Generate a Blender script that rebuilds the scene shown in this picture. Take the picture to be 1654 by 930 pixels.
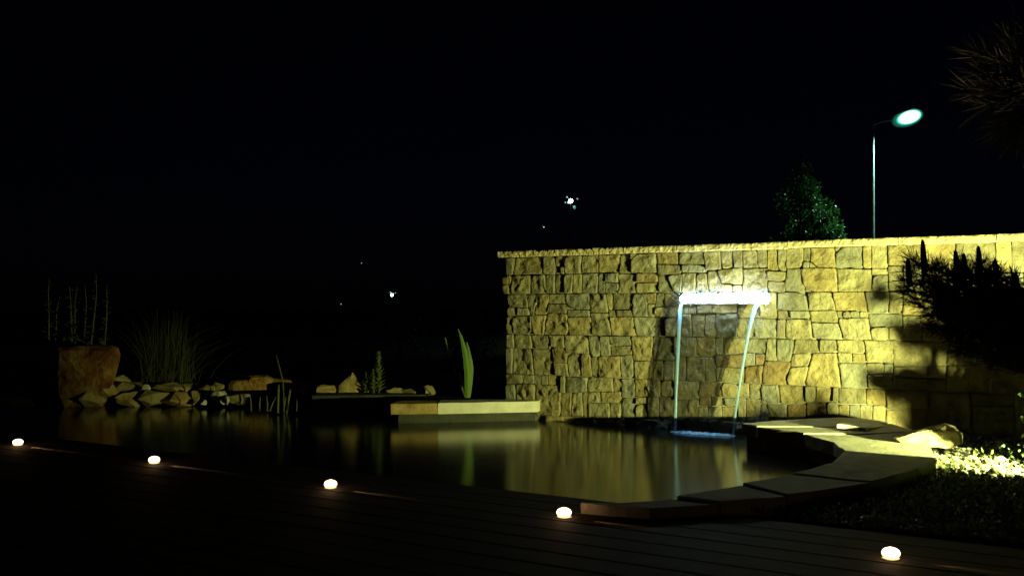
import bpy, bmesh, math, random
from mathutils import Vector, Matrix, noise
import numpy as np

random.seed(7)
for o in list(bpy.data.objects):
    bpy.data.objects.remove(o, do_unlink=True)
SC = bpy.context.scene
COL = SC.collection
R = math.radians

# ------------------------------------------------------------------ camera
CAM_H = 1.0                       # metres above the deck boards (deck top = z 0)
F = 1608.0                        # focal length in photo pixels (35 mm on a 36 mm frame, 1654 wide)
CX, HY = 827.0, 494.0             # principal column, horizon row
cd = bpy.data.cameras.new('camera')
cd.lens = 35.0; cd.sensor_width = 36.0; cd.shift_y = 29.0 / 1654.0
cd.clip_start = 0.05; cd.clip_end = 3000.0
cam = bpy.data.objects.new('camera', cd); COL.objects.link(cam)
cam.location = (0, 0, CAM_H); cam.rotation_euler = (R(90), 0, 0)
SC.camera = cam

# ------------------------------------------------------------------ night sky, moon
W = bpy.data.worlds.new("World"); SC.world = W; W.use_nodes = True
nt = W.node_tree; nt.nodes.clear()
sky = nt.nodes.new('ShaderNodeTexSky'); sky.sky_type = 'NISHITA'; sky.sun_disc = False
sky.sun_elevation = R(28); sky.sun_rotation = R(200)
tint = nt.nodes.new('ShaderNodeMix'); tint.data_type = 'RGBA'; tint.blend_type = 'MULTIPLY'
tint.inputs[0].default_value = 1.0; tint.inputs[7].default_value = (0.40, 0.42, 1.0, 1)
bgn = nt.nodes.new('ShaderNodeBackground'); bgn.inputs[1].default_value = 0.00022
wo = nt.nodes.new('ShaderNodeOutputWorld')
nt.links.new(sky.outputs[0], tint.inputs[6]); nt.links.new(tint.outputs[2], bgn.inputs[0]); nt.links.new(bgn.outputs[0], wo.inputs[0])
ml = bpy.data.lights.new('moon', 'SUN'); ml.energy = 0.0008; ml.angle = R(0.5); ml.color = (0.75, 0.85, 1.0)
mo = bpy.data.objects.new('moon', ml); COL.objects.link(mo)
mo.rotation_euler = (R(62), 0, R(20))

SC.view_settings.view_transform = 'Standard'; SC.view_settings.look = 'None'
SC.view_settings.exposure = 0.0; SC.view_settings.gamma = 1.0
SC.render.engine = 'CYCLES'
SC.cycles.use_denoising = True
SC.cycles.max_bounces = 6; SC.cycles.transparent_max_bounces = 12
SC.cycles.sample_clamp_indirect = 4.0
SC.cycles.caustics_reflective = False; SC.cycles.caustics_refractive = False

# ------------------------------------------------------------------ helpers
def P(px, py, z=0.0):
    """ground point at height z that the photograph shows at (px, py)"""
    y = (CAM_H - z) * F / (py - HY)
    return Vector(((px - CX) / F * y, y, z))

def D(px, py, depth):
    return Vector(((px - CX) / F * depth, depth, CAM_H - (py - HY) / F * depth))

# the wall plane: 1/depth is linear in the picture column
def wall_depth(px):
    return F / (161.0 * (1 + (px - 820) * 0.000385))
def _wxy(px):
    d = wall_depth(px); return Vector(((px - CX) / F * d, d, 0))
W0 = _wxy(820); WDIR = (_wxy(1654) - W0).normalized()
WN = Vector((WDIR.y, -WDIR.x, 0))           # out of the wall, towards the pond and camera
WANG = math.atan2(WDIR.y, WDIR.x)
def WS(px, py):
    p = _wxy(px); s = (p - W0).dot(WDIR)
    return (s, CAM_H - (py - HY) / F * p.y)
def WP(s, d, z):
    v = W0 + WDIR * s + WN * d; return Vector((v.x, v.y, z))

def link(o, parent=None):
    COL.objects.link(o)
    if parent is not None: o.parent = parent
    return o

def tag(o, label=None, cat=None, group=None, kind=None):
    if label: o['label'] = label
    if cat: o['category'] = cat
    if group: o['group'] = group
    if kind: o['kind'] = kind
    return o

def empty(name, loc=(0, 0, 0), rz=0.0):
    o = bpy.data.objects.new(name, None); o.location = loc; o.rotation_euler = (0, 0, rz)
    o.empty_display_size = 0.1
    return link(o)

def mesh_obj(name, verts, faces, mat, parent=None, loc=(0, 0, 0), smooth=False):
    me = bpy.data.meshes.new(name)
    me.from_pydata([tuple(v) for v in verts], [], faces)
    if mat: me.materials.append(mat)
    if smooth:
        me.polygons.foreach_set('use_smooth', [True] * len(me.polygons))
    me.update()
    o = bpy.data.objects.new(name, me); o.location = loc
    return link(o, parent)

class MB:
    def __init__(self): self.v = []; self.f = []
    def add(self, verts, faces):
        b = len(self.v); self.v += [tuple(v) for v in verts]; self.f += [tuple(i + b for i in f) for f in faces]
    def box(self, c, s, M=None):
        x, y, z = s[0] / 2, s[1] / 2, s[2] / 2
        vs = [Vector((a * x, b * y, d * z)) for a in (-1, 1) for b in (-1, 1) for d in (-1, 1)]
        if M is not None: vs = [M @ v for v in vs]
        vs = [v + Vector(c) for v in vs]
        self.add(vs, [(0, 1, 3, 2), (4, 6, 7, 5), (0, 4, 5, 1), (2, 3, 7, 6), (0, 2, 6, 4), (1, 5, 7, 3)])
    def tube(self, pts, rads, n=8, caps=True):
        pts = [Vector(p) for p in pts]; rings = []
        up = None
        for i, p in enumerate(pts):
            t = (pts[min(i + 1, len(pts) - 1)] - pts[max(i - 1, 0)]).normalized()
            if up is None:
                a = t.orthogonal().normalized()
            else:
                a = (up - t * up.dot(t)); a = a.normalized() if a.length > 1e-6 else t.orthogonal().normalized()
            up = a; b = t.cross(a)
            r = rads[i] if hasattr(rads, '__len__') else rads
            rings.append([p + (a * math.cos(2 * math.pi * k / n) + b * math.sin(2 * math.pi * k / n)) * r for k in range(n)])
        vs = [v for r_ in rings for v in r_]; fs = []
        for i in range(len(pts) - 1):
            for k in range(n):
                fs.append((i * n + k, i * n + (k + 1) % n, (i + 1) * n + (k + 1) % n, (i + 1) * n + k))
        if caps:
            fs.append(tuple(reversed(range(n)))); fs.append(tuple((len(pts) - 1) * n + k for k in range(n)))
        self.add(vs, fs)
    def leaf(self, p, d, side, L, w, bend=0.0):
        """a pointed leaf of two quads folded along the mid-rib"""
        p = Vector(p); d = d.normalized(); side = side.normalized(); nrm = d.cross(side).normalized()
        a, m, t = p, p + d * L * .5 + nrm * bend * L * .3, p + d * L - nrm * bend * L * .3
        self.add([a, m + side * w * .5 + nrm * w * .15, t, m - side * w * .5 + nrm * w * .15, m], [(0, 1, 4), (1, 2, 4), (0, 4, 3), (4, 2, 3)])
    def needle(self, p, d, L, w):
        p = Vector(p); d = d.normalized(); s = d.orthogonal().normalized()
        s = Matrix.Rotation(random.random() * 6.28, 3, d) @ s
        u = d.cross(s)
        m = p + d * L * .5
        self.add([p + s * w * .35, p - s * w * .35, m - s * w * .5 , m + s * w * .5, p + d * L], [(0, 1, 2, 3), (3, 2, 4)])
    def build(self, name, mat, parent=None, loc=(0, 0, 0), smooth=False):
        return mesh_obj(name, self.v, self.f, mat, parent, loc, smooth)

def rnd_dir(zmin=-1.0):
    while True:
        v = Vector((random.uniform(-1, 1), random.uniform(-1, 1), random.uniform(-1, 1)))
        if 0.05 < v.length < 1 and v.normalized().z > zmin: return v.normalized()

# ------------------------------------------------------------------ materials
def new_mat(name):
    m = bpy.data.materials.new(name); m.use_nodes = True
    t = m.node_tree; t.nodes.clear()
    out = t.nodes.new('ShaderNodeOutputMaterial'); b = t.nodes.new('ShaderNodeBsdfPrincipled')
    t.links.new(b.outputs[0], out.inputs[0])
    return m, t, b

def ramp(t, stops):
    r = t.nodes.new('ShaderNodeValToRGB'); e = r.color_ramp.elements
    while len(e) < len(stops): e.new(0.5)
    for i, (p, c) in enumerate(stops): e[i].position = p; e[i].color = (c[0], c[1], c[2], 1)
    return r

def rough_mat(name, stops, scale=6.0, rough=0.9, bump=0.5, bscale=40.0, bdist=0.01, obj_var=0.0, spec=0.3, stretch=None, detail=8.0, rand_stops=None):
    """mottled rough surface: noise colour, fine bump, optional tint per object"""
    m, t, b = new_mat(name)
    tc = t.nodes.new('ShaderNodeTexCoord')
    vec = tc.outputs['Object']
    oi = t.nodes.new('ShaderNodeObjectInfo')
    mp = t.nodes.new('ShaderNodeVectorMath'); mp.operation = 'MULTIPLY_ADD'
    mp.inputs[1].default_value = (37.0, 53.0, 71.0)
    cmb = t.nodes.new('ShaderNodeCombineXYZ')
    for k in range(3): t.links.new(oi.outputs['Random'], cmb.inputs[k])
    t.links.new(cmb.outputs[0], mp.inputs[0]); t.links.new(vec, mp.inputs[2]); vec = mp.outputs[0]
    if stretch:
        sm = t.nodes.new('ShaderNodeMapping'); sm.inputs['Scale'].default_value = stretch
        t.links.new(vec, sm.inputs[0]); vec = sm.outputs[0]
    n1 = t.nodes.new('ShaderNodeTexNoise'); n1.inputs['Scale'].default_value = scale; n1.inputs['Detail'].default_value = detail; n1.inputs['Roughness'].default_value = 0.62
    t.links.new(vec, n1.inputs['Vector'])
    cr = ramp(t, stops); t.links.new(n1.outputs[0], cr.inputs[0])
    col = cr.outputs[0]
    if rand_stops:
        rr = ramp(t, rand_stops); rr.color_ramp.interpolation = 'LINEAR'; t.links.new(oi.outputs['Random'], rr.inputs[0])
        mx = t.nodes.new('ShaderNodeMix'); mx.data_type = 'RGBA'; mx.blend_type = 'MULTIPLY'; mx.inputs[0].default_value = 1.0
        t.links.new(col, mx.inputs[6]); t.links.new(rr.outputs[0], mx.inputs[7]); col = mx.outputs[2]
    t.links.new(col, b.inputs['Base Color'])
    b.inputs['Roughness'].default_value = rough; b.inputs['Specular IOR Level'].default_value = spec
    n2 = t.nodes.new('ShaderNodeTexNoise'); n2.inputs['Scale'].default_value = bscale; n2.inputs['Detail'].default_value = 9.0; n2.inputs['Roughness'].default_value = 0.65
    t.links.new(vec, n2.inputs['Vector'])
    bp = t.nodes.new('ShaderNodeBump'); bp.inputs['Strength'].default_value = bump; bp.inputs['Distance'].default_value = bdist
    t.links.new(n2.outputs[0], bp.inputs['Height']); t.links.new(bp.outputs[0], b.inputs['Normal'])
    return m

def emit_mat(name, col, strength):
    m, t, b = new_mat(name)
    b.inputs['Base Color'].default_value = (0.8, 0.8, 0.8, 1); b.inputs['Roughness'].default_value = 0.4
    b.inputs['Emission Color'].default_value = (*col, 1); b.inputs['Emission Strength'].default_value = strength
    return m

def plain_mat(name, col, rough=0.5, metal=0.0, spec=0.5):
    m, t, b = new_mat(name)
    tc = t.nodes.new('ShaderNodeTexCoord')
    n1 = t.nodes.new('ShaderNodeTexNoise'); n1.inputs['Scale'].default_value = 12.0; n1.inputs['Detail'].default_value = 5
    t.links.new(tc.outputs['Object'], n1.inputs['Vector'])
    cr = ramp(t, [(0.3, [c * 0.75 for c in col]), (0.7, [min(1, c * 1.2) for c in col])])
    t.links.new(n1.outputs[0], cr.inputs[0]); t.links.new(cr.outputs[0], b.inputs['Base Color'])
    b.inputs['Roughness'].default_value = rough; b.inputs['Metallic'].default_value = metal; b.inputs['Specular IOR Level'].default_value = spec
    return m

def leaf_mat(name, dark, light, trans=0.25, rough=0.5):
    m, t, b = new_mat(name)
    g = t.nodes.new('ShaderNodeNewGeometry')
    cr = ramp(t, [(0.0, dark), (1.0, light)])
    t.links.new(g.outputs['Random Per Island'], cr.inputs[0]); t.links.new(cr.outputs[0], b.inputs['Base Color'])
    b.inputs['Roughness'].default_value = rough; b.inputs['Specular IOR Level'].default_value = 0.35
    tr = t.nodes.new('ShaderNodeBsdfTranslucent'); t.links.new(cr.outputs[0], tr.inputs[0])
    ms = t.nodes.new('ShaderNodeMixShader'); ms.inputs[0].default_value = trans
    out = [n for n in t.nodes if n.type == 'OUTPUT_MATERIAL'][0]
    t.links.new(b.outputs[0], ms.inputs[1]); t.links.new(tr.outputs[0], ms.inputs[2]); t.links.new(ms.outputs[0], out.inputs[0])
    return m

M = {}
M['sandstone'] = rough_mat('sandstone', [(0.25, (0.126, 0.101, 0.056)), (0.5, (0.237, 0.206, 0.122)), (0.75, (0.318, 0.281, 0.170))], 7.5, 0.95, 1.0, 22, 0.03,
                           rand_stops=[(0.0, (0.72, 0.70, 0.66)), (0.3, (1.0, 0.98, 0.95)), (0.55, (1.0, 0.95, 0.80)), (0.8, (0.86, 0.86, 0.80)), (1.0, (1.12, 1.06, 0.95))])
M['ochre_stone'] = rough_mat('ochre_stone', [(0.25, (0.125, 0.095, 0.040)), (0.5, (0.245, 0.205, 0.10)), (0.75, (0.31, 0.27, 0.145))], 7.5, 0.95, 1.0, 22, 0.03,
                             rand_stops=[(0.0, (0.8, 0.75, 0.7)), (0.5, (1.05, 0.95, 0.85)), (1.0, (1.1, 1.05, 1.0))])
M['grey_stone'] = rough_mat('grey_stone', [(0.25, (0.126, 0.114, 0.074)), (0.5, (0.207, 0.191, 0.130)), (0.75, (0.266, 0.247, 0.178))], 7.5, 0.95, 1.0, 22, 0.028,
                            rand_stops=[(0.0, (0.8, 0.8, 0.8)), (1.0, (1.1, 1.08, 1.05))])
M['rust_stone'] = rough_mat('rust_stone', [(0.28, (0.10, 0.058, 0.022)), (0.52, (0.19, 0.13, 0.055)), (0.75, (0.26, 0.205, 0.10))], 7.0, 0.95, 1.0, 22, 0.028)
M['cap_stone'] = rough_mat('cap_stone', [(0.25, (0.27, 0.22, 0.12)), (0.55, (0.42, 0.35, 0.20)), (0.8, (0.52, 0.45, 0.30))], 9.0, 0.92, 0.8, 45, 0.008,
                           rand_stops=[(0.0, (0.92, 0.92, 0.9)), (0.5, (1.0, 1.0, 1.0)), (1.0, (1.08, 1.0, 0.85))])
M['mortar'] = rough_mat('mortar', [(0.3, (0.20, 0.18, 0.12)), (0.7, (0.32, 0.29, 0.20))], 20, 0.95, 0.6, 60, 0.008)
M['slab'] = rough_mat('coping_slab', [(0.25, (0.25, 0.235, 0.165)), (0.5, (0.37, 0.35, 0.255)), (0.8, (0.47, 0.45, 0.35))], 7.0, 0.9, 0.9, 40, 0.012,
                      rand_stops=[(0.0, (0.88, 0.88, 0.86)), (1.0, (1.08, 1.05, 1.0))])
M['pale_slab'] = rough_mat('pale_slab', [(0.25, (0.40, 0.36, 0.26)), (0.5, (0.52, 0.48, 0.36)), (0.8, (0.60, 0.56, 0.45))], 8.0, 0.9, 0.6, 50, 0.005)
M['rust_rock'] = rough_mat('rust_rock', [(0.34, (0.07, 0.026, 0.007)), (0.46, (0.20, 0.075, 0.020)), (0.57, (0.32, 0.17, 0.05)), (0.68, (0.36, 0.29, 0.14))], 4.2, 0.95, 1.0, 14, 0.05)
M['shore_rock'] = rough_mat('shore_rock', [(0.3, (0.15, 0.11, 0.045)), (0.5, (0.30, 0.235, 0.105)), (0.75, (0.40, 0.33, 0.17))], 6.0, 0.92, 0.9, 30, 0.015,
                            rand_stops=[(0.0, (0.75, 0.75, 0.72)), (0.5, (1.0, 0.98, 0.92)), (1.0, (1.15, 0.95, 0.7))])
M['orange_rock'] = rough_mat('orange_rock', [(0.32, (0.16, 0.07, 0.015)), (0.48, (0.36, 0.19, 0.045)), (0.66, (0.42, 0.31, 0.10))], 5.0, 0.95, 1.0, 16, 0.04)
M['soil'] = rough_mat('soil', [(0.3, (0.018, 0.014, 0.009)), (0.7, (0.045, 0.035, 0.022))], 9.0, 1.0, 1.0, 30, 0.03, spec=0.1)
M['plank'] = rough_mat('deck_wood', [(0.3, (0.016, 0.012, 0.009)), (0.55, (0.032, 0.025, 0.019)), (0.8, (0.052, 0.042, 0.032))], 5.0, 0.8, 0.6, 26, 0.004, spec=0.12, stretch=(0.6, 14.0, 14.0),
                       rand_stops=[(0.0, (0.75, 0.75, 0.75)), (1.0, (1.2, 1.17, 1.12))])
M['steel'] = plain_mat('brushed_steel', (0.45, 0.45, 0.46), 0.35, 1.0)
M['galv'] = plain_mat('galvanised_steel', (0.28, 0.29, 0.29), 0.45, 0.6)
M['black_metal'] = plain_mat('black_metal', (0.03, 0.03, 0.03), 0.5, 0.2)
M['bark'] = rough_mat('bark', [(0.3, (0.035, 0.022, 0.014)), (0.7, (0.10, 0.07, 0.045))], 14, 0.95, 1.0, 40, 0.02)
M['pine'] = leaf_mat('pine_needle', (0.010, 0.018, 0.006), (0.030, 0.042, 0.014), 0.1, 0.55)
M['candle'] = rough_mat('pine_candle', [(0.3, (0.035, 0.028, 0.012)), (0.7, (0.07, 0.055, 0.025))], 30, 0.9, 0.8, 90, 0.004)
M['tree_leaf'] = leaf_mat('tree_leaf', (0.03, 0.075, 0.012), (0.07, 0.14, 0.03), 0.3, 0.4)
M['shrub_leaf'] = leaf_mat('shrub_leaf', (0.02, 0.04, 0.015), (0.045, 0.085, 0.03), 0.25, 0.5)
M['cover_leaf'] = leaf_mat('ground_cover_leaf', (0.04, 0.06, 0.018), (0.20, 0.22, 0.08), 0.3, 0.4)
M['iris'] = leaf_mat('iris_blade', (0.06, 0.125, 0.004), (0.085, 0.16, 0.006), 0.35, 0.6)
M['dark_stone'] = rough_mat('dark_stone', [(0.3, (0.016, 0.018, 0.010)), (0.7, (0.045, 0.045, 0.026))], 8.0, 0.7, 0.8, 40, 0.01)  # near-black stone of the kerb and the planter base
M['spurge'] = leaf_mat('spurge_leaf', (0.09, 0.12, 0.035), (0.15, 0.18, 0.055), 0.25, 0.5)
M['grass'] = leaf_mat('long_grass', (0.04, 0.048, 0.018), (0.095, 0.10, 0.042), 0.25, 0.6)
M['stalk'] = leaf_mat('stalk', (0.045, 0.055, 0.018), (0.10, 0.105, 0.04), 0.2, 0.6)
M['reed'] = leaf_mat('reed', (0.09, 0.11, 0.035), (0.13, 0.14, 0.05), 0.25, 0.5)
M['pebble'] = rough_mat('pebble', [(0.36, (0.035, 0.030, 0.020)), (0.52, (0.11, 0.10, 0.075)), (0.75, (0.30, 0.28, 0.23))], 14.0, 0.85, 0.4, 80, 0.003)

# long-exposure pond water: dark, reflective, small ripples averaged into a rough gloss
m, t, b = new_mat('pond_water')
b.inputs['Base Color'].default_value = (0.004, 0.006, 0.004, 1); b.inputs['Roughness'].default_value = 0.14; b.inputs['IOR'].default_value = 1.333
M['water'] = m
# lit falling water
m, t, b = new_mat('falling_water')
b.inputs['Base Color'].default_value = (0.36, 0.56, 0.84, 1); b.inputs['Roughness'].default_value = 0.25
tl = t.nodes.new('ShaderNodeBsdfTranslucent'); tl.inputs[0].default_value = (0.36, 0.60, 0.88, 1)
ms = t.nodes.new('ShaderNodeMixShader'); ms.inputs[0].default_value = 0.5
tp = t.nodes.new('ShaderNodeBsdfTransparent'); ms2 = t.nodes.new('ShaderNodeMixShader'); ms2.inputs[0].default_value = 0.5
out = [n for n in t.nodes if n.type == 'OUTPUT_MATERIAL'][0]
t.links.new(b.outputs[0], ms.inputs[1]); t.links.new(tl.outputs[0], ms.inputs[2])
t.links.new(ms.outputs[0], ms2.inputs[1]); t.links.new(tp.outputs[0], ms2.inputs[2]); t.links.new(ms2.outputs[0], out.inputs[0])
M['strand'] = m
# the clear film of water between the two strands
m, t, b = new_mat('water_film')
b.inputs['Base Color'].default_value = (0.7, 0.8, 0.85, 1); b.inputs['Roughness'].default_value = 0.3
tp = t.nodes.new('ShaderNodeBsdfTransparent'); lw = t.nodes.new('ShaderNodeLayerWeight'); fr = ramp(t, [(0.10, (0.84, 0.84, 0.84)), (0.45, (0.22, 0.22, 0.22))]); t.links.new(lw.outputs['Facing'], fr.inputs[0]); t.links.new(fr.outputs[0], tp.inputs[0])
ms = t.nodes.new('ShaderNodeMixShader'); ms.inputs[0].default_value = 0.99
out = [n for n in t.nodes if n.type == 'OUTPUT_MATERIAL'][0]
t.links.new(b.outputs[0], ms.inputs[1]); t.links.new(tp.outputs[0], ms.inputs[2]); t.links.new(ms.outputs[0], out.inputs[0])
M['film'] = m
m, t, b = new_mat('foam')
b.inputs['Base Color'].default_value = (0.45, 0.70, 0.85, 1); b.inputs['Roughness'].default_value = 0.6
tp = t.nodes.new('ShaderNodeBsdfTransparent'); ms = t.nodes.new('ShaderNodeMixShader'); out = [n for n in t.nodes if n.type == 'OUTPUT_MATERIAL'][0]
tc = t.nodes.new('ShaderNodeTexCoord'); nz_ = t.nodes.new('ShaderNodeTexNoise'); nz_.inputs['Scale'].default_value = 26; nz_.inputs['Detail'].default_value = 6; t.links.new(tc.outputs['Object'], nz_.inputs['Vector'])
mr = t.nodes.new('ShaderNodeMapRange'); mr.inputs[1].default_value = .35; mr.inputs[2].default_value = .65; mr.inputs[3].default_value = .65; mr.inputs[4].default_value = .12
t.links.new(nz_.outputs[0], mr.inputs[0]); t.links.new(mr.outputs[0], ms.inputs[0])
t.links.new(b.outputs[0], ms.inputs[1]); t.links.new(tp.outputs[0], ms.inputs[2]); t.links.new(ms.outputs[0], out.inputs[0])
M['foam'] = m

Z_WATER, Z_COP = -0.118, 0.073
YELLOW = (0.89, 1.0, 0.33)

# ------------------------------------------------------------------ garden spotlight beside the pine (outside the frame)
SPOT = Vector((3.30, 5.68, 0.245))
sp_root = tag(empty('garden_spotlight', (SPOT.x, SPOT.y, 0)), 'black garden spotlight with an added side flap on the gravel right of the pine bush', 'spotlight')
def spart(name, mb, mat):
    o = mb.build(name, mat, sp_root); o.location = -Vector(sp_root.location); return o
head = Matrix.Rotation(R(-52), 3, 'Z') @ (-WDIR)            # aimed along the wall, a little towards it
aim = Vector((head.x, head.y, 0.16)).normalized()
mb = MB(); mb.tube([SPOT - aim * 0.16, SPOT - aim * 0.15, SPOT - aim * 0.02, SPOT], [0.02, 0.045, 0.055, 0.055], 14); spart('housing', mb, M['black_metal'])
mb = MB(); mb.tube([(SPOT.x, SPOT.y, -0.05), (SPOT.x, SPOT.y, SPOT.z - 0.03)], 0.012, 8); spart('stake', mb, M['black_metal'])
mb = MB(); q = SPOT + aim * 0.002; mb.tube([q, q + aim * 0.004], 0.048, 16); spart('lens', mb, emit_mat('spot_lens', YELLOW, 30.0))
# unseen side flap added to cut the beam off the deck: its plane runs parallel to the wall
mb = MB(); fa, fb = SPOT + WN * 0.075 + WDIR * 0.05, SPOT - WN * 0.012 - WDIR * 0.30; fd = (fa - fb); mb.box((fa + fb) / 2, (fd.length, 0.004, 0.24), Matrix.Rotation(math.atan2(fd.y, fd.x), 3, 'Z')); spart('barn_door', mb, M['black_metal'])
sl = bpy.data.lights.new('flood_lamp', 'SPOT'); sl.energy = 1800.0; sl.color = YELLOW; sl.spot_size = R(150); sl.spot_blend = 1.0; sl.shadow_soft_size = 0.014
so = bpy.data.objects.new('flood_lamp', sl); link(so, sp_root); so.location = SPOT + aim * 0.012 - Vector(sp_root.location)
so.rotation_euler = aim.to_track_quat('-Z', 'Y').to_euler()

# ------------------------------------------------------------------ pond outline, ground, water
def to2(v): return (v.x, v.y)
inner_px = [(1198, 684), (1222, 688.5), (1298, 699), (1346, 713), (1364, 728), (1342, 747.5), (1282, 764.5), (1200, 779), (1095, 797), (1000, 803.5), (938, 803.2)]
inner = [P(x, y, Z_COP) for x, y in inner_px]
DE0 = P(930, 803, 0.0)                              # a point on the deck's pond edge
DE = lambda t: DE0 + WDIR * t                       # deck edge runs parallel to the wall
planter_f = [P(632, 652, Z_COP), P(707, 651, Z_COP), P(868, 648, Z_COP)]
bank_a = P(640, 637.5, Z_COP); bank_b = P(505, 638.5, Z_COP)
pond = [to2(p) for p in inner] + [to2(DE(-0.6)), to2(DE(-8.0)), (-8.2, 10.6), (-6.0, 11.15)] + \
       [to2(P(x, y, Z_WATER)) for x, y in ((90, 655), (190, 651), (300, 650), (390, 650), (495, 651))] + \
       [to2(bank_b), to2(bank_a), to2(planter_f[0] + Vector((-0.1, 0.7, 0))), to2(planter_f[0]), to2(planter_f[1]), to2(planter_f[2])] + \
       [to2(WP(WS(870, 500)[0], -0.1, 0)), to2(WP(WS(1390, 500)[0], -0.1, 0)), to2(P(1385, 674, Z_COP))]
pa = np.array(pond)
def inside_and_dist(X, Y):
    n = len(pa); ins = np.zeros(X.shape, bool); dm = np.full(X.shape, 1e9)
    for i in range(n):
        x0, y0 = pa[i]; x1, y1 = pa[(i + 1) % n]
        c = ((y0 > Y) != (y1 > Y))
        with np.errstate(divide='ignore', invalid='ignore'):
            xi = (x1 - x0) * (Y - y0) / (y1 - y0 + 1e-12) + x0
        ins ^= c & (X < xi)
        L2 = (x1 - x0) ** 2 + (y1 - y0) ** 2 + 1e-12
        tt = np.clip(((X - x0) * (x1 - x0) + (Y - y0) * (y1 - y0)) / L2, 0, 1)
        dm = np.minimum(dm, np.hypot(X - x0 - tt * (x1 - x0), Y - y0 - tt * (y1 - y0)))
    return ins, dm
gx = np.concatenate([[-900, -300, -80, -30], np.arange(-12, 9.01, 0.15), [14, 30, 80, 300, 900]])
gy = np.concatenate([[-900, -300, -60, -12], np.arange(-2, 18.01, 0.15), [22, 30, 80, 300, 1500]])
GX, GY = np.meshgrid(gx, gy)
ins, dist = inside_and_dist(GX, GY)
sd = np.where(ins, -dist, dist)
GZ = -0.55 + 0.51 * np.clip((sd + 0.10) / 0.22, 0, 1)
GZ = GZ + np.where(sd > 0.2, 0.012 * np.sin(GX * 3.1 + 1.3 * np.sin(GY * 2.3)) * np.cos(GY * 2.7), 0)
deckside = (GX - DE0.x) * WN.x + (GY - DE0.y) * WN.y
GZ = np.where(deckside > 0.05, np.minimum(GZ, -0.16), GZ)
nx, ny = len(gx), len(gy)
gv = np.stack([GX.ravel(), GY.ravel(), GZ.ravel()], 1).tolist()
gf = [(j * nx + i, j * nx + i + 1, (j + 1) * nx + i + 1, (j + 1) * nx + i) for j in range(ny - 1) for i in range(nx - 1)]
tag(mesh_obj('ground', gv, gf, M['soil'], smooth=True), kind='structure')
wq = [(-9.5, 3.0), (4.2, 3.0), (4.2, 12.2), (-9.5, 12.2)]
wv = [(-9.5, 12.4, Z_WATER), (-9.5, 9.0, Z_WATER), (1.2, 2.8, Z_WATER), (4.4, 5.2, Z_WATER), (4.0, 8.0, Z_WATER), (0.4, 10.3, Z_WATER), (-0.8, 12.4, Z_WATER)]
tag(mesh_obj('water', wv, [tuple(range(len(wv)))], M['water']), kind='structure')

# ------------------------------------------------------------------ stone wall, every stone its own part
wall = tag(empty('stone_wall', W0, WANG), 'long sandstone garden wall in level courses with a chiselled coping, behind the pond', 'wall')

def Rr(ys, *cells): return ('r', ys, cells)
def Cc(xs, *cells): return ('c', xs, cells)
C1 = Cc([898, 914, 967, (1003, 998), (1057, 1066), (1134, 1146), 1199, 1239, 1270, (1347, 1355), 1408, 1435, 1490, 1545, 1608, 1660, 1725],
    Rr([(445, 443)], Cc([831, 878]), Cc([828, (859, 857), 884])),
    Rr([431, 444], 0, Cc([906]), 0),
    Rr([(443, 441)], Cc([(941, 940)]), Cc([926, 940])),
    Rr([(441, 440)], 0, Cc([978], 0, Rr([456]))),
    Rr([(442, 441)], Cc([1020.5]), Cc([1028], 0, Rr([456.5]))),
    Rr([428], Cc([(1095, 1097)]), Cc([1102], Rr([(445, 443)], 0, Cc([(1079, 1090)])), Rr([441], 0, Cc([1125])))),
    Rr([(438, 431)], Cc([(1164, 1165), (1184, 1187)]), Cc([(1156, 1171)], 0, Rr([(458, 460)], 0, Cc([1184])))),
    Rr([433], Cc([(1222, 1226)]), 0),
    Rr([438], Cc([1257]), Rr([455])),
    Rr([(434, 432)], Cc([1297, 1308], 0, Rr([422]), 0), Cc([(1293, 1301)])),
    Rr([433], Cc([1394]), 0),
    Rr([433, 444], 0, 0, 0),
    Rr([430], 0, Cc([1462])),
    Rr([437]), Rr([428], 0, Cc([1580])), Rr([441], Cc([1634]), 0), Rr([432]), 0)
C2 = Cc([(889, 876), (913, 921), (951, 958), (979, 990), (1019, 1029), (1102, 1092), 1192, 1257, (1302, 1315), (1344, 1363), (1396, 1410), 1459, 1530, 1600, 1665, 1720],
    Rr([(511, 508)], Cc([(849, 857)], Rr([497], 0, Cc([836])), Cc([(866, 864)])), Cc([830, 860])),
    Rr([(505, 507)], Rr([490]), 0),
    Rr([500, 512], 0, 0, 0),
    Rr([504]),
    Rr([(501, 500), (512, 511)], Cc([988]), Cc([996]), 0),
    Rr([(511, 513)], Cc([1047, (1062, 1056)], 0, Rr([(490, 492)]), Rr([(497, 494)], Cc([1075]), 0)), Cc([1075])),
    Rr([(508, 506)], Cc([1128, 1152]), Cc([1119, 1139, 1158])),
    Rr([513], Cc([1228]), Cc([1221])),
    Rr([502, 515], 0, Cc([1277]), Cc([1270])),
    Rr([502, 520], 0, 0, 0),
    Rr([502, (514, 513)], 0, Cc([1363, 1375, 1388]), 0),
    Rr([506, (529, 528)], Cc([1436]), 0, Cc([1435])),
    Rr([510], 0, Cc([1490])), Rr([(500, 498)], Cc([1560]), 0), Rr([515]), Rr([505]), 0)
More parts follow.
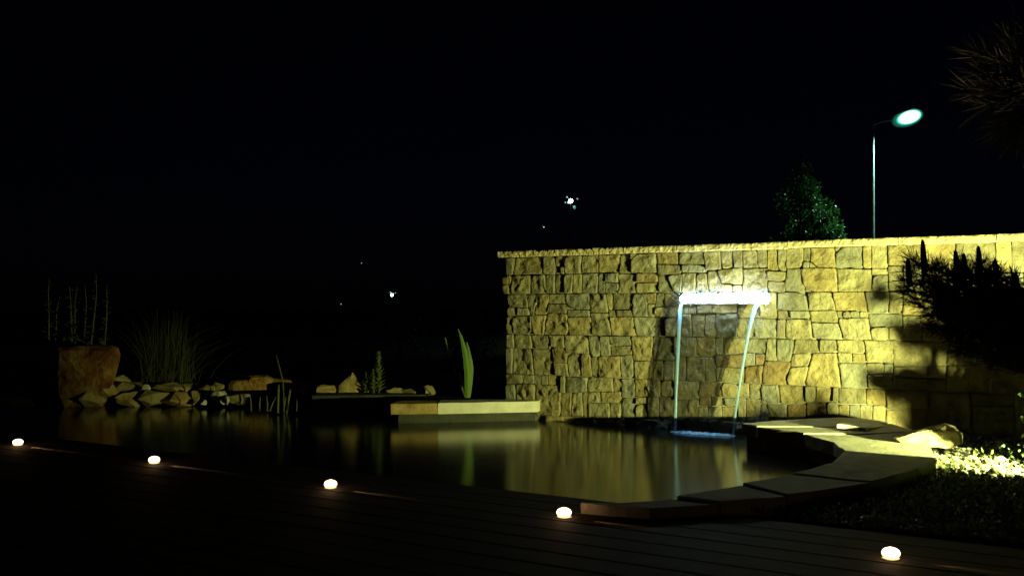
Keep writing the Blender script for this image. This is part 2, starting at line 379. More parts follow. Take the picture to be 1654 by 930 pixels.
C3 = Cc([(857, 866), (887, 904), (913, 921), (950, 962), (1020, 1027), 1090, 1157, (1206, 1202), (1241, 1228), (1285, 1268), (1350, 1361), (1395, 1405), 1443, 1530, 1600, 1670],
    Rr([(561, 563)], Cc([830]), Cc([828])),
    Rr([563]),
    Rr([(560, 562), 586]),
    Rr([570], 0, Cc([939])),
    Rr([(576, 573)], Cc([971, 985], 0, 0, Rr([558])), Cc([(966, 968), 1002])),
    Rr([(583, 582)], Cc([1056]), Cc([1072])),
    Rr([(575, 577)], Cc([1124]), Cc([1108, 1140])),
    Rr([(573, 572), 593], Cc([1167]), 0, 0),
    Rr([570, 590], 0, Cc([1222]), 0),
    Rr([(582, 585)], Cc([1256]), 0),
    Rr([(571, 569)], Cc([1325]), Cc([(1312, 1299)], Rr([(594, 590)]), 0)),
    Rr([570, 586], 0, Cc([1376]), 0),
    Rr([(585, 587), (604, 603)], 0, Cc([1429]), 0),
    Rr([592, 611], 0, Cc([1500]), 0), Rr([590]), Rr([600]), 0)
C4 = Cc([865, 906, 950, 1004, 1090, 1130, 1192, 1229, 1302, 1354, 1432, 1500, 1570, 1640, 1700],
    Rr([(621, 619)], Cc([845]), Cc([833])),
    Rr([622], Cc([875, 886]), 0),
    Rr([(635, 633)], Cc([913]), Cc([923, 941])),
    Rr([(633, 632), 651], Cc([991]), Cc([972]), Cc([985])),
    Rr([641], Cc([1025, 1047, 1068]), Cc([1026, 1048, 1066], 0, Rr([652]), 0, 0)),
    Rr([645], 0, Cc([1114])),
    Rr([(640, 642), 655], Cc([1167]), Cc([1150, 1172]), Cc([1145, 1166])),
    Rr([643], Cc([1210]), Cc([1207, 1220])),
    Rr([652], Cc([1259]), Cc([1243, 1271])),
    Rr([(649, 648)], Cc([1319, 1347]), Cc([1338])),
    Rr([(652, 655)], Cc([1400]), Cc([1372, 1390, 1410])),
    Rr([660]), 0, Rr([655]), 0, Rr([670]))
def line(pts):
    def g(x):
        for (x0, y0), (x1, y1) in zip(pts, pts[1:]):
            if x <= x1 or (x1, y1) == pts[-1]:
                return y0 + (y1 - y0) * (x - x0) / (x1 - x0)
    return g
L0 = line([(820, 416.5), (1110, 406.5), (1420, 396), (1800, 383)])
L1 = line([(820, 475), (1250, 473), (1420, 471.5), (1800, 468)])
L2 = line([(820, 539.5), (960, 540.5), (1080, 542.5), (1240, 546), (1420, 548.5), (1800, 556)])
L3 = line([(820, 603), (950, 605.5), (1040, 609), (1150, 613.5), (1240, 619), (1420, 626), (1800, 644)])
L4 = line([(820, 668), (1200, 681), (1420, 690), (1800, 712)])
L5 = line([(820, 690), (1200, 705), (1420, 722), (1800, 760)])

def cut(poly, a, b):
    """split a convex polygon by the line a-b: (left/above side, other side)"""
    def side(p): return (b[0] - a[0]) * (p[1] - a[1]) - (b[1] - a[1]) * (p[0] - a[0])
    A, B = [], []
    for i in range(len(poly)):
        p, q = poly[i], poly[(i + 1) % len(poly)]
        sp, sq = side(p), side(q)
        if sp >= 0: A.append(p)
        if sp <= 0: B.append(p)
        if (sp > 0 and sq < 0) or (sp < 0 and sq > 0):
            t_ = sp / (sp - sq); r = (p[0] + (q[0] - p[0]) * t_, p[1] + (q[1] - p[1]) * t_)
            A.append(r); B.append(r)
    return A, B
leaves = []
def split(poly, node):
    if len(poly) < 3: return
    if not node: leaves.append(poly); return
    kind, cuts, cells = node
    if kind == 'r' and not cells: cells = (0,) * (len(cuts) + 1)
    cells = list(cells) + [0] * (len(cuts) + 1 - len(cells))
    ys = [p[1] for p in poly]; xs = [p[0] for p in poly]
    y0, y1, x0, x1 = min(ys), max(ys), min(xs), max(xs)
    rest = poly
    for c, cell in zip(cuts, cells):
        if kind == 'c':
            ct, cb = c if isinstance(c, tuple) else (c + random.uniform(-1.5, 1.5), c + random.uniform(-1.5, 1.5))
            a, b = (ct, y0), (cb, y1)
            A, B = cut(rest, a, b)          # A: left of the downward line
        else:
            cl, cr_ = c if isinstance(c, tuple) else (c + random.uniform(-1.2, 1.2), c + random.uniform(-1.2, 1.2))
            B, A = cut(rest, (x0, cl), (x1, cr_))
        split(A, cell); rest = B
    split(rest, cells[-1])
for node, La, Lb in ((C1, L0, L1), (C2, L1, L2), (C3, L2, L3), (C4, L3, L4)):
    xr = 1712
    split([(819, La(819)), (xr, La(xr)), (xr, Lb(xr)), (819, Lb(819))], node)
xb = 820
while xb < 1705:                                  # the footing course that dips under the water
    w_ = random.uniform(40, 75); x2 = min(xb + w_, 1712)
    leaves.append([(xb, L4(xb)), (x2, L4(x2)), (x2, L5(x2)), (xb, L5(xb))]); xb = x2
leaves.append([(812.5, 448), (822, 447), (823, 459), (812.5, 460)])
leaves.append([(813, 460.5), (823, 460), (824, 475), (815, 475.5)])
leaves.append([(818, 511), (823, 511), (823, 539), (818, 539)])

def inset(poly, g):
    n = len(poly); area = sum(poly[i][0] * poly[(i + 1) % n][1] - poly[(i + 1) % n][0] * poly[i][1] for i in range(n))
    if area < 0: poly = poly[::-1]
    res = poly
    for i in range(n):
        a, b = Vector(poly[i]), Vector(poly[(i + 1) % n])
        if (b - a).length < 1e-6: continue
        d = (b - a).normalized(); nn = Vector((-d.y, d.x)); gg = g * random.uniform(0.5, 1.5)
        A, B = cut(res, a + nn * gg, b + nn * gg)
        res = A
        if len(res) < 3: return None
    return res

def stone_geom(poly, relief):
    """a hewn stone: closed back, sides, rounded arris and a rough front face. poly in (s, z), counter-clockwise"""
    pts = [Vector(p) for p in poly]
    n = len(pts); per = []
    for i in range(n):                                  # resample, knock the corners off
        a, b = pts[i], pts[(i + 1) % n]; L = (b - a).length
        k = max(1, int(L / 0.032)); cutc = min(0.25, random.uniform(0.003, 0.014) / max(L, 1e-3))
        for j in range(k + 1):
            u = cutc + (1 - 2 * cutc) * j / k
            per.append(a.lerp(b, u))
    c = sum(per, Vector((0, 0))) / len(per)
    size = min(max(p.x for p in per) - min(p.x for p in per), max(p.y for p in per) - min(p.y for p in per))
    off = Vector((random.uniform(-50, 50), random.uniform(-50, 50), random.uniform(-50, 50)))
    def nz(p, sc, k=0): return noise.noise(Vector((p.x * sc, p.y * sc, k * 7.1)) + off)
    ea = min(0.010, size * 0.06)
    per = [p + Vector((nz(p, 9, 1) + .5 * nz(p, 24, 5), (nz(p, 9, 2) + .5 * nz(p, 24, 6)) * .7)) * ea for p in per]
    base = random.uniform(0.0, 0.034) * (0.55 + 0.45 * relief); tx, tz = random.uniform(-.10, .10) * relief, random.uniform(-.06, .06) * relief
    amp = min(0.024, size * 0.12) * relief
    def depth(p):
        q = p - c
        return base + q.x * tx + q.y * tz + amp * (nz(p, 6) * 0.65 + nz(p, 16) * 0.85 - abs(nz(p, 11, 3)) * 0.6 + nz(p, 34) * 0.6 + nz(p, 70, 4) * .3)
    vs, fs = [], []
    rings = [(1.0, True, -0.07), (1.0, False, -0.006), (1.0, False, -0.006), (0.978, False, -0.0005), (0.87, False, 0), (0.73, False, 0), (0.57, False, 0), (0.40, False, 0.0), (0.2, False, 0.0)]
    m_ = len(per)
    for t_, back, dd in rings:
        for p in per:
            q = c + (p - c) * t_
            d = dd if back else depth(q) + dd
            vs.append((q.x, -d, q.y))
    vs.append((c.x, -depth(c), c.y))
    for r in range(len(rings) - 1):
        if r == 1: continue                             # a hard arris: side and face do not share their edge
        for k in range(m_):
            a, b = r * m_ + k, r * m_ + (k + 1) % m_
            fs.append((a, b, b + m_, a + m_))
    l = (len(rings) - 1) * m_
    for k in range(m_): fs.append((l + k, l + (k + 1) % m_, len(vs) - 1))
    fs.append(tuple(reversed(range(m_))))
    cc = Vector((c.x, 0, c.y))
    return [Vector(v) - cc for v in vs], fs, cc

GREY = [(988, 449), (988, 466), (957, 460), (1040, 490), (1240, 528), (1365, 415), (1280, 446), (1295, 509), (1066, 566), (1255, 665)]
RUST = [(1282, 662), (1318, 660), (1150, 628), (1205, 602), (1230, 580), (1248, 602), (1180, 583), (1135, 655)]
OCHRE = [(985, 425), (1075, 418), (1330, 455), (940, 522), (900, 522), (1005, 526), (1330, 415), (1370, 488), (985, 585), (955, 590), (885, 642), (1330, 600), (1290, 635), (1180, 640), (1040, 450)]
def in_poly(p, poly):
    s = None
    for i in range(len(poly)):
        a, b = poly[i], poly[(i + 1) % len(poly)]
        cr_ = (b[0] - a[0]) * (p[1] - a[1]) - (b[1] - a[1]) * (p[0] - a[0])
        if abs(cr_) < 1e-9: continue
        if s is None: s = cr_ > 0
        elif s != (cr_ > 0): return False
    return True
n_st = 0
chipped = []                                        # break a corner off some stones; the larger chips become pinning stones
for poly in leaves:
    A = abs(sum(poly[i][0] * poly[(i + 1) % len(poly)][1] - poly[(i + 1) % len(poly)][0] * poly[i][1] for i in range(len(poly)))) / 2
    for _ in range(2):
        if A > 480 and random.random() < 0.5:
            i = random.randrange(len(poly)); v = poly[i]; p0, p1 = poly[i - 1], poly[(i + 1) % len(poly)]
            f0, f1 = random.uniform(.14, .36), random.uniform(.14, .36)
            a_ = (v[0] + (p0[0] - v[0]) * f0, v[1] + (p0[1] - v[1]) * f0); b_ = (v[0] + (p1[0] - v[0]) * f1, v[1] + (p1[1] - v[1]) * f1)
            tri = [a_, v, b_]
            n_ch = sum(1 for q in chipped if len(q) == 3)
            ta = abs((v[0] - a_[0]) * (b_[1] - a_[1]) - (b_[0] - a_[0]) * (v[1] - a_[1])) / 2
            if (ta > 45 and len(leaves) + n_ch < 298) or ta < 22:
                poly = poly[:i] + [a_, b_] + poly[i + 1:]
                if ta > 45: chipped.append(tri)
    chipped.append(poly)
leaves = chipped
for poly in leaves:
    if any(in_poly(p, poly) for p in GREY): mt = 'grey_stone'
    elif any(in_poly(p, poly) for p in RUST): mt = 'rust_stone'
    elif any(in_poly(p, poly) for p in OCHRE): mt = 'ochre_stone'
    else: mt = random.choices(['sandstone', 'ochre_stone', 'grey_stone'], [6, 1.6, 1.6])[0]
    q = [WS(x, y) for x, y in poly]
    q = inset(q, random.uniform(0.0018, 0.0042))
    if q is None: continue
    cxp = sum(p[0] for p in poly) / len(poly)
    vs, fs, cc = stone_geom(q, 0.85 if cxp < 1120 else 0.8)
    mesh_obj('stone', vs, fs, M[mt], wall, cc, smooth=True); n_st += 1
# mortar core behind the stones, set back from their faces
sR = WS(1714, 500)[0]
mb = MB(); mb.box((sR / 2, 0.229, 0.35), (sR - 0.02, 0.42, 1.64)); mb.build('wall_core', M['mortar'], wall)
# coping slabs with a chiselled edge
zc0, zc1 = 0.0, 0.0
def cap_slab(px0, px1, rise):
    s0, s1 = WS(px0, 400)[0] + 0.003, WS(px1, 400)[0] - 0.003
    zb = 1.0 + (HY - 416.2) / 161.0 + 0.002 + rise; th = 0.058
    n = max(8, int((s1 - s0) / 0.018)); rows = 5
    vs, fs = [], []
    off = random.uniform(0, 90)
    front = 0.035
    for i in range(n + 1):
        s = s0 + (s1 - s0) * i / n
        for j in range(rows + 1):
            u = j / rows; z = zb + th * u + (0.004 * noise.noise(Vector((s * 11, 9.0 + u, off))) if j in (0, rows) else 0)
            sh = s + 0.35 * th * u
            d = front + 0.012 * noise.noise(Vector((sh * 32, u * 1.2, off))) + 0.006 * noise.noise(Vector((s * 60, u * 9, off + 3))) - (0.006 if j in (0, rows) else 0)
            vs.append((s, -d, z))
        vs.append((s, 0.47, zb + th)); vs.append((s, 0.47, zb))
    k = rows + 3
    for i in range(n):
        for j in range(k):
            a = i * k + j; b = i * k + (j + 1) % k
            fs.append((a, a + k, b + k, b))
    fs.append(tuple(range(k))); fs.append(tuple(reversed([n * k + j for j in range(k)])))
    c = Vector(((s0 + s1) / 2, 0, zb))
    mesh_obj('coping_slab', [Vector(v) - c for v in vs], fs, M['cap_stone'], wall, c)
for a, b, r in ((807, 960, 0.0), (960, 1094, 0.002), (1094, 1274, 0.0), (1274, 1452, 0.006), (1452, 1610, 0.004), (1610, 1716, 0.005)): cap_slab(a, b, r)

# ------------------------------------------------------------------ water blade: lit steel spout, two strands, the clear film between
sA, zA = WS(1105, 482); sB, zB = WS(1243, 482)
zs = (zA + zB) / 2 - 0.003
sp = tag(empty('waterfall_spout', WP(sA, 0, zs), WANG), 'glowing blue-white lit water spout built into the stone wall', 'spout')
Ls = sB - sA
mb = MB(); mb.box((Ls / 2, 0.075, 0.034), (Ls + 0.03, 0.13, 0.006)); mb.box((Ls / 2, 0.035, -0.044), (Ls + 0.03, 0.17, 0.006))
mb.box((-0.011, 0.035, 0), (0.008, 0.17, 0.083)); mb.box((Ls + 0.011, 0.035, 0), (0.008, 0.17, 0.083)); mb.build('housing', M['steel'], sp)
LED = emit_mat('led_light', (0.66, 0.88, 1.0), 38.0)
mb = MB()
nseg = 60
nseg = 130; vs, fs = [], []
for i in range(nseg + 1):
    x = -0.012 + (Ls + 0.03) * i / nseg; e = min(1, min(i, nseg - i) / 5.0)
    for k in range(10):
        a = 2 * math.pi * k / 10
        rr = 0.85 + 0.55 * noise.noise(Vector((x * 13, math.cos(a), math.sin(a)))) + 1.0 * abs(noise.noise(Vector((x * 38, 3 + math.cos(a) * .6, math.sin(a) * .6)))) + 0.35 * max(0, x / Ls - .85) * 6.6  # uneven radius shapes the ragged glare round the LED strip
        rr *= (0.45 + 0.55 * e)
        vs.append((x, -0.062 + 0.030 * math.cos(a) * rr, 0.029 * math.sin(a) * rr * (1.3 if math.sin(a) > 0 else 0.9)))
for i in range(nseg):
    for k in range(10): fs.append((i * 10 + k, (i + 1) * 10 + k, (i + 1) * 10 + (k + 1) % 10, i * 10 + (k + 1) % 10))
fs.append(tuple(range(10))); fs.append(tuple(reversed([nseg * 10 + k for k in range(10)])))
mesh_obj('light_strip', vs, fs, LED, sp, smooth=True)

mb = MB(); bm = bmesh.new(); bmesh.ops.create_icosphere(bm, subdivisions=1, radius=1.0); iv = [v.co.copy() for v in bm.verts]; jf = [tuple(v.index for v in f.verts) for f in bm.faces]; bm.free()
for _ in range(110):  # drops added round the strip as spikes of its glare
    x = random.uniform(-.02, Ls + .05); r_ = random.uniform(.0025, .006); up_ = abs(random.gauss(0, .028))
    c = Vector((x, -.062 + random.uniform(-.03, .04), .036 + up_ if random.random() < .8 else -.03 - up_ * .4)); mb.add([c + Vector((v.x, v.y, v.z * 1.6)) * r_ for v in iv], jf)
o = mb.build('glare_drops', M['strand'], sp); o['kind'] = 'stuff'
wf = tag(empty('waterfall', WP((sA + sB) / 2, 0.1, Z_WATER)), 'thin falling sheet of water with two bright edge strands below the lit spout', 'waterfall')
bL, bR = P(1090, 698, Z_WATER), P(1183, 704, Z_WATER)
tL, tR = WP(sA + 0.01, 0.085, zs - 0.03), WP(WS(1231, 488)[0], 0.085, zs - 0.03)
def fall(a, b, n=22):
    pts = []
    for i in range(n + 1):
        u = i / n                                        # a thrown stream: level travel ~ time, drop ~ time squared
        h = 0.35 * u + 0.65 * math.sqrt(u)
        p = a.lerp(b, 0); p = Vector((a.x + (b.x - a.x) * h, a.y + (b.y - a.y) * h, a.z + (b.z - a.z) * u))
        pts.append(p)
    return pts
pL, pR = fall(tL, bL), fall(tR, bR)
o_wf = Vector(wf.location)
for pts, r0, r1 in ((pL, 0.019, 0.0135), (pR, 0.023, 0.009)):
    mb = MB(); mb.tube([p - o_wf for p in pts], [r0 + (r1 - r0) * (i / (len(pts) - 1)) ** 0.6 for i in range(len(pts))], 10, caps=True)
    mb.build('strand', M['strand'], wf, smooth=True)
vs, fs = [], []
nc = 16
for i, (a, b) in enumerate(zip(pL, pR)):
    for k in range(nc + 1):
        u = k / nc; p = a.lerp(b, u) - o_wf
        p += WN * 0.012 * math.sin(u * 9 + i * 0.5) * (i / len(pL))
        vs.append(p)
for i in range(len(pL) - 1):
    for k in range(nc): fs.append((i * (nc + 1) + k, i * (nc + 1) + k + 1, (i + 1) * (nc + 1) + k + 1, (i + 1) * (nc + 1) + k))
mesh_obj('water_film', vs, fs, M['film'], wf, smooth=True)
vs, fs = [], []                                           # churned foam where the sheet lands
nu, nv_ = 36, 9
ax = (bR - bL); axn = ax.normalized(); pn = Vector((axn.y, -axn.x, 0))
for i in range(nu + 1):
    u = -0.10 + 1.16 * i / nu
    for j in range(nv_ + 1):
        v = (j / nv_ - 0.5) * 2
        w_ = 0.055 * (1 - (2 * min(max(i / nu, 0), 1) - 1) ** 4) + 0.004
        h = 0.022 * max(0, 1 - v * v) * (1 - (2 * i / nu - 1) ** 6) * (0.7 + 0.6 * noise.noise(Vector((i * .7, j * .9, 3.0)))) + 0.002
        vs.append(bL + ax * u + pn * v * w_ * (1 + .4 * noise.noise(Vector((i * .5, 2, 5)))) + Vector((0, 0, h)) - o_wf)
for i in range(nu):
    for j in range(nv_): fs.append((i * (nv_ + 1) + j, (i + 1) * (nv_ + 1) + j, (i + 1) * (nv_ + 1) + j + 1, i * (nv_ + 1) + j + 1))
mesh_obj('foam', vs, fs, M['foam'], wf, smooth=True)
for pts in (pL, pR):                                      # the two LED units at the ends of the lip, shining down the water
    ld = bpy.data.lights.new('led_unit', 'SPOT'); ld.energy = 24.0; ld.color = (0.36, 0.68, 1.0); ld.spot_size = R(50); ld.spot_blend = 0.8; ld.shadow_soft_size = 0.02
    lo = bpy.data.objects.new('led_unit', ld); link(lo, sp)
    src = pts[0] + WN * 0.045 + Vector((0, 0, 0.0)); dv = (pts[-1] - src).normalized()
    lo.location = sp.matrix_basis.inverted() @ src
    lo.rotation_euler = (Matrix.Rotation(-WANG, 3, 'Z') @ dv).to_track_quat('-Z', 'Y').to_euler()

# ------------------------------------------------------------------ flat slabs: pond coping and planter edge
def slab_mesh(name, poly3, th, mat, parent, jit=0.006, step=0.09, dz=0.0, skew=0.0):
    """an irregular flagstone: top outline resampled and jittered, worn arris, broken edge"""
    per = []
    n = len(poly3)
    for i in range(n):
        a, b = poly3[i], poly3[(i + 1) % n]; L = (b - a).length; k = max(1, int(L / step))
        for j in range(k): per.append(a.lerp(b, j / k))
    c = sum(per, Vector()) / len(per)
    area = sum(per[i].x * per[(i + 1) % len(per)].y - per[(i + 1) % len(per)].x * per[i].y for i in range(len(per)))
    if area < 0: per.reverse()
    off = random.uniform(0, 99)
    def jt(p, k): return Vector((noise.noise(Vector((p.x * 9, p.y * 9, off + k))), noise.noise(Vector((p.x * 9, p.y * 9, off + k + 31))), 0)) * jit
    m_ = len(per); vs, fs = [], []
    for t_, z, k in ((1.0, -th, 2), (1.0, -th * .5, 1), (1.0, -0.008, 0), (0.99, 0.0, 0), (0.6, 0.0, 0), (0.25, 0.0, 0)):
        for p in per:
            q = c + (p - c) * t_ + jt(p, k) * (1.6 if k else 1.0) - c
            top = 0.004 * noise.noise(Vector((p.x * t_ * 5, p.y * t_ * 5, off + 7))) if z > -0.01 else 0
            vs.append((q.x, q.y, z + top + skew * q.x))
    vs.append((0, 0, 0))
    for r in range(5):
        for k in range(m_):
            a, b = r * m_ + k, r * m_ + (k + 1) % m_
            fs.append((a, b, b + m_, a + m_))
    for k in range(m_): fs.append((5 * m_ + k, 5 * m_ + (k + 1) % m_, len(vs) - 1))
    fs.append(tuple(reversed(range(m_))))
    pl = Vector(parent.location) if parent else Vector()
    return mesh_obj(name, vs, fs, mat, parent, c - pl + Vector((0, 0, dz)))

cop = tag(empty('pond_coping', P(1400, 735, Z_COP)), 'curved pond edge of pale flagstones standing out from the wall at right', 'pond edge')
slabs_px = [
    ([(1198, 684), (1290, 678), (1385, 672.5), (1440, 683), (1340, 689.5), (1222, 688.3)], 0.004),
    ([(1224, 689.5), (1340, 690.5), (1440, 684), (1478, 695), (1388, 700.3), (1298, 699)], 0.001),
    ([(1300, 700), (1388, 701.5), (1480, 696), (1500, 712), (1511, 737), (1365, 727), (1346, 713)], -0.004),
    ([(1364, 728.3), (1511, 738), (1512, 743), (1481, 756.3), (1342, 747.3)], -0.001),
    ([(1341, 748.6), (1480, 757.6), (1408, 777.3), (1282, 764.3)], 0.003),
    ([(1280, 765.6), (1405, 778.8), (1273, 797.3), (1200, 778.8)], -0.002),
    ([(1197, 780), (1270, 798.4), (1165, 805), (1095, 797)], -0.010),
    ([(1090, 798), (1160, 806), (1050, 812.5), (985, 808.5), (938, 804), (1000, 804.5)], -0.022)]
for px, dz in slabs_px:
    slab_mesh('flagstone', [P(x, y, Z_COP) for x, y in px], 0.09, M['slab'], cop, dz=dz)
slab_mesh('flagstone', [P(x, y, 0.093) for x, y in ((1352, 690.5), (1362, 684), (1432, 679.5), (1440, 681.5), (1398, 692.5))], 0.03, M['pale_slab'], cop, skew=-0.10)  # pale tilted slab added to stand for the bright patch of light here
outer_px = [(1440, 684), (1480, 696), (1500, 712), (1510, 737), (1480, 756), (1407, 777), (1272, 797), (1165, 804), (1050, 811)]
ring = [P(x, y, Z_COP) for x, y in inner_px] + [P(x, y, Z_COP) for x, y in outer_px[::-1]] + [P(1385, 674, Z_COP)]
# masonry carrying the flagstones, set back 4 cm from their edges
def offset_poly(poly, d):
    n = len(poly); A = sum(poly[i].x * poly[(i + 1) % n].y - poly[(i + 1) % n].x * poly[i].y for i in range(n)); sgn = 1 if A > 0 else -1
    out = []
    for i in range(n):
        a, b, c = poly[i - 1], poly[i], poly[(i + 1) % n]
        n1 = Vector((-(b - a).y, (b - a).x, 0)).normalized() * sgn; n2 = Vector((-(c - b).y, (c - b).x, 0)).normalized() * sgn
        nn = (n1 + n2); nn = nn.normalized() if nn.length > 1e-4 else n1
        out.append(b + nn * d)
    return out
rp = offset_poly(ring, 0.04)
def prism(name, poly, z0, z1, mat, parent):
    n = len(poly); pl = Vector(parent.location) if parent else Vector()
    vs = [Vector((p.x, p.y, z0)) - pl for p in poly] + [Vector((p.x, p.y, z1)) - pl for p in poly]
    fs = [tuple(range(n)), tuple(range(n, 2 * n))] + [(i, (i + 1) % n, n + (i + 1) % n, n + i) for i in range(n)]
    return mesh_obj(name, vs, fs, mat, parent)
prism('base_masonry', rp, -0.6, Z_COP - 0.096, M['mortar'], cop)

pl = tag(empty('planter_edge', P(707, 651, Z_COP)), 'pale stone slab kerb of the planting bed at the left end of the wall', 'planter edge')
bk = Vector((0.0, 0.34, 0))
fA, fB, fC = planter_f
slab_mesh('kerb_slab', [fA, fB - Vector((0.003, 0, 0)), fB + bk - Vector((0.003, 0, 0)), fA + bk + Vector((0.02, 0, 0))], 0.10, M['shore_rock'], pl, jit=0.012)
slab_mesh('kerb_slab', [fB + Vector((0.003, -0.004, 0)), fC, fC + Vector((0.05, 0.2, 0)), fB + bk + Vector((0.003, 0, 0))], 0.104, M['pale_slab'], pl, jit=0.003, dz=0.001)
prism('base_masonry', [fA + Vector((0.06, 0.06, 0)), fB + Vector((0, 0.05, 0)), fC + Vector((-.02, 0.05, 0)), fC + Vector((-.02, 0.2, 0)), fB + Vector((0, .3, 0)), fA + Vector((.06, .3, 0))], -0.6, Z_COP - 0.106, M['dark_stone'], pl)
bank = tag(empty('pond_kerb', P(560, 638, Z_COP)), 'low dark stone kerb of the pond running back behind the planter', 'pond kerb')
kp = [(503, 638.5), (560, 638), (622, 637.6), (690, 637.2)]
for (a, b) in zip(kp, kp[1:]):
    q = [P(a[0] + .4, a[1], Z_COP), P(b[0] - .4, b[1], Z_COP)]
    slab_mesh('kerb_slab', [q[0], q[1], q[1] + Vector((0.02, .3, 0)), q[0] + Vector((0.02, .3, 0))], 0.09, M['dark_stone'], bank, jit=0.008)
q0, q1 = P(506, 638.5, Z_COP), P(690, 637.2, Z_COP)
prism('base_masonry', [q0 + Vector((0, .05, 0)), q1 + Vector((0, .05, 0)), q1 + Vector((0, .28, 0)), q0 + Vector((0, .28, 0))], -0.6, Z_COP - 0.096, M['dark_stone'], bank)
# soil of the planting bed
bp = [fA + Vector((.1, .3, 0)), fB + Vector((0, .3, 0)), fC + Vector((0.0, .2, 0)), WP(-0.05, -0.1, 0), P(690, 637.5, Z_COP), P(640, 637.8, Z_COP)]
vs = [Vector((p.x, p.y, 0.062)) for p in bp]
tag(mesh_obj('planting_soil', vs, [tuple(range(len(vs)))], M['soil']), kind='structure')

# ------------------------------------------------------------------ timber deck
deck = tag(empty('wooden_deck', DE0, WANG), kind='structure')
PW, PG = 0.172, 0.007
T0, T1 = -9.0, 5.2
np_ = 30
prof = [(-PW / 2 + .004, 0.0), (-PW / 2, -0.004), (-PW / 2, -0.028), (PW / 2, -0.028), (PW / 2, -0.004), (PW / 2 - .004, 0.0)]
for i in range(np_):
    yc = -(i + 0.5) * (PW + PG)
    vs = [(x, y, z) for x in (T0, T1) for y, z in prof]; n = len(prof)
    fs = [tuple(range(n)), tuple(reversed(range(n, 2 * n)))] + [(k, n + k, n + (k + 1) % n, (k + 1) % n) for k in range(n)]
    o = mesh_obj('plank', vs, fs, M['plank'], deck, (random.uniform(-.02, .02), yc, random.uniform(-.0012, .0012)))
mb = MB(); mb.box(((T0 + T1) / 2, -0.014, -0.14), (T1 - T0, 0.022, 0.22)); mb.build('fascia_board', M['plank'], deck)
mb = MB()
for k in range(24):
    x = T0 + 0.3 + k * 0.6; mb.box((x, -2.6, -0.075), (0.05, 5.1, 0.085))
o = mb.build('joist', M['plank'], deck); o['kind'] = 'stuff'

# recessed deck lights in a row
lamp_px = [(29, 716), (249, 745), (534, 785), (911, 832), (1439, 899)]
lamp_where = ['farthest left, by the dark pond end', 'second from the left', 'the middle one of the row',
              'fourth, at the deck edge below the wall', 'nearest, at the lower right corner']
WARM = emit_mat('deck_lamp_glow', (1.0, 0.66, 0.36), 5.0)
first = None
ringv, ringf = MB(), None
mb_r = MB()
n = 20
prof = [(0.036, 0.000), (0.036, 0.003), (0.034, 0.0045), (0.027, 0.0045), (0.026, 0.002)]
vs = [(r * math.cos(2 * math.pi * k / n), r * math.sin(2 * math.pi * k / n), z) for r, z in prof for k in range(n)]
fs = [(i * n + k, i * n + (k + 1) % n, (i + 1) * n + (k + 1) % n, (i + 1) * n + k) for i in range(len(prof) - 1) for k in range(n)]
rim_me = bpy.data.meshes.new('rim'); rim_me.from_pydata(vs, [], fs); rim_me.materials.append(M['steel'])
prof = [(0.012, 0.003), (0.024, 0.007), (0.033, 0.015), (0.0355, 0.024), (0.032, 0.034), (0.023, 0.041), (0.011, 0.045)]
vs = [(r * math.cos(2 * math.pi * k / n), r * math.sin(2 * math.pi * k / n), z) for r, z in prof for k in range(n)] + [(0, 0, 0.046)]
fs = [(i * n + k, i * n + (k + 1) % n, (i + 1) * n + (k + 1) % n, (i + 1) * n + k) for i in range(len(prof) - 1) for k in range(n)] + [((len(prof) - 1) * n + k, (len(prof) - 1) * n + (k + 1) % n, len(vs) - 1) for k in range(n)]
lens_me = bpy.data.meshes.new('lens'); lens_me.from_pydata(vs, [], fs); lens_me.materials.append(WARM)
t = WARM.node_tree; b = [n_ for n_ in t.nodes if n_.type == 'BSDF_PRINCIPLED'][0]      # glow fade painted into the lens: dim orange foot, bright crown
tc = t.nodes.new('ShaderNodeTexCoord'); sx = t.nodes.new('ShaderNodeSeparateXYZ'); t.links.new(tc.outputs['Object'], sx.inputs[0])
mr = t.nodes.new('ShaderNodeMapRange'); mr.inputs[1].default_value = 0.002; mr.inputs[2].default_value = 0.022; t.links.new(sx.outputs[2], mr.inputs[0])
c1 = ramp(t, [(0.0, (1.0, 0.33, 0.06)), (0.5, (1.0, 0.55, 0.22)), (1.0, (1.0, 0.70, 0.42))]); t.links.new(mr.outputs[0], c1.inputs[0]); t.links.new(c1.outputs[0], b.inputs['Emission Color'])
mp = t.nodes.new('ShaderNodeMapRange'); mp.inputs[1].default_value = 0.0; mp.inputs[2].default_value = 0.75; mp.inputs[3].default_value = 0.7; mp.inputs[4].default_value = 5.0
t.links.new(mr.outputs[0], mp.inputs[0]); t.links.new(mp.outputs[0], b.inputs['Emission Strength'])
lens_me.polygons.foreach_set('use_smooth', [True] * len(lens_me.polygons))
col_v = []
for r, z in ((0.012, 0.0042), (0.027, 0.005), (0.033, 0.0047)): col_v += [(r * math.cos(2 * math.pi * k / n), r * math.sin(2 * math.pi * k / n), z) for k in range(n)]
collar_me = bpy.data.meshes.new('collar'); collar_me.from_pydata(col_v, [], [(i * n + k, i * n + (k + 1) % n, (i + 1) * n + (k + 1) % n, (i + 1) * n + k) for i in range(2) for k in range(n)])
collar_me.materials.append(emit_mat('halo_ring', (1.0, 0.36, 0.08), 0.16))  # glowing ring added to imitate the orange halo round each light
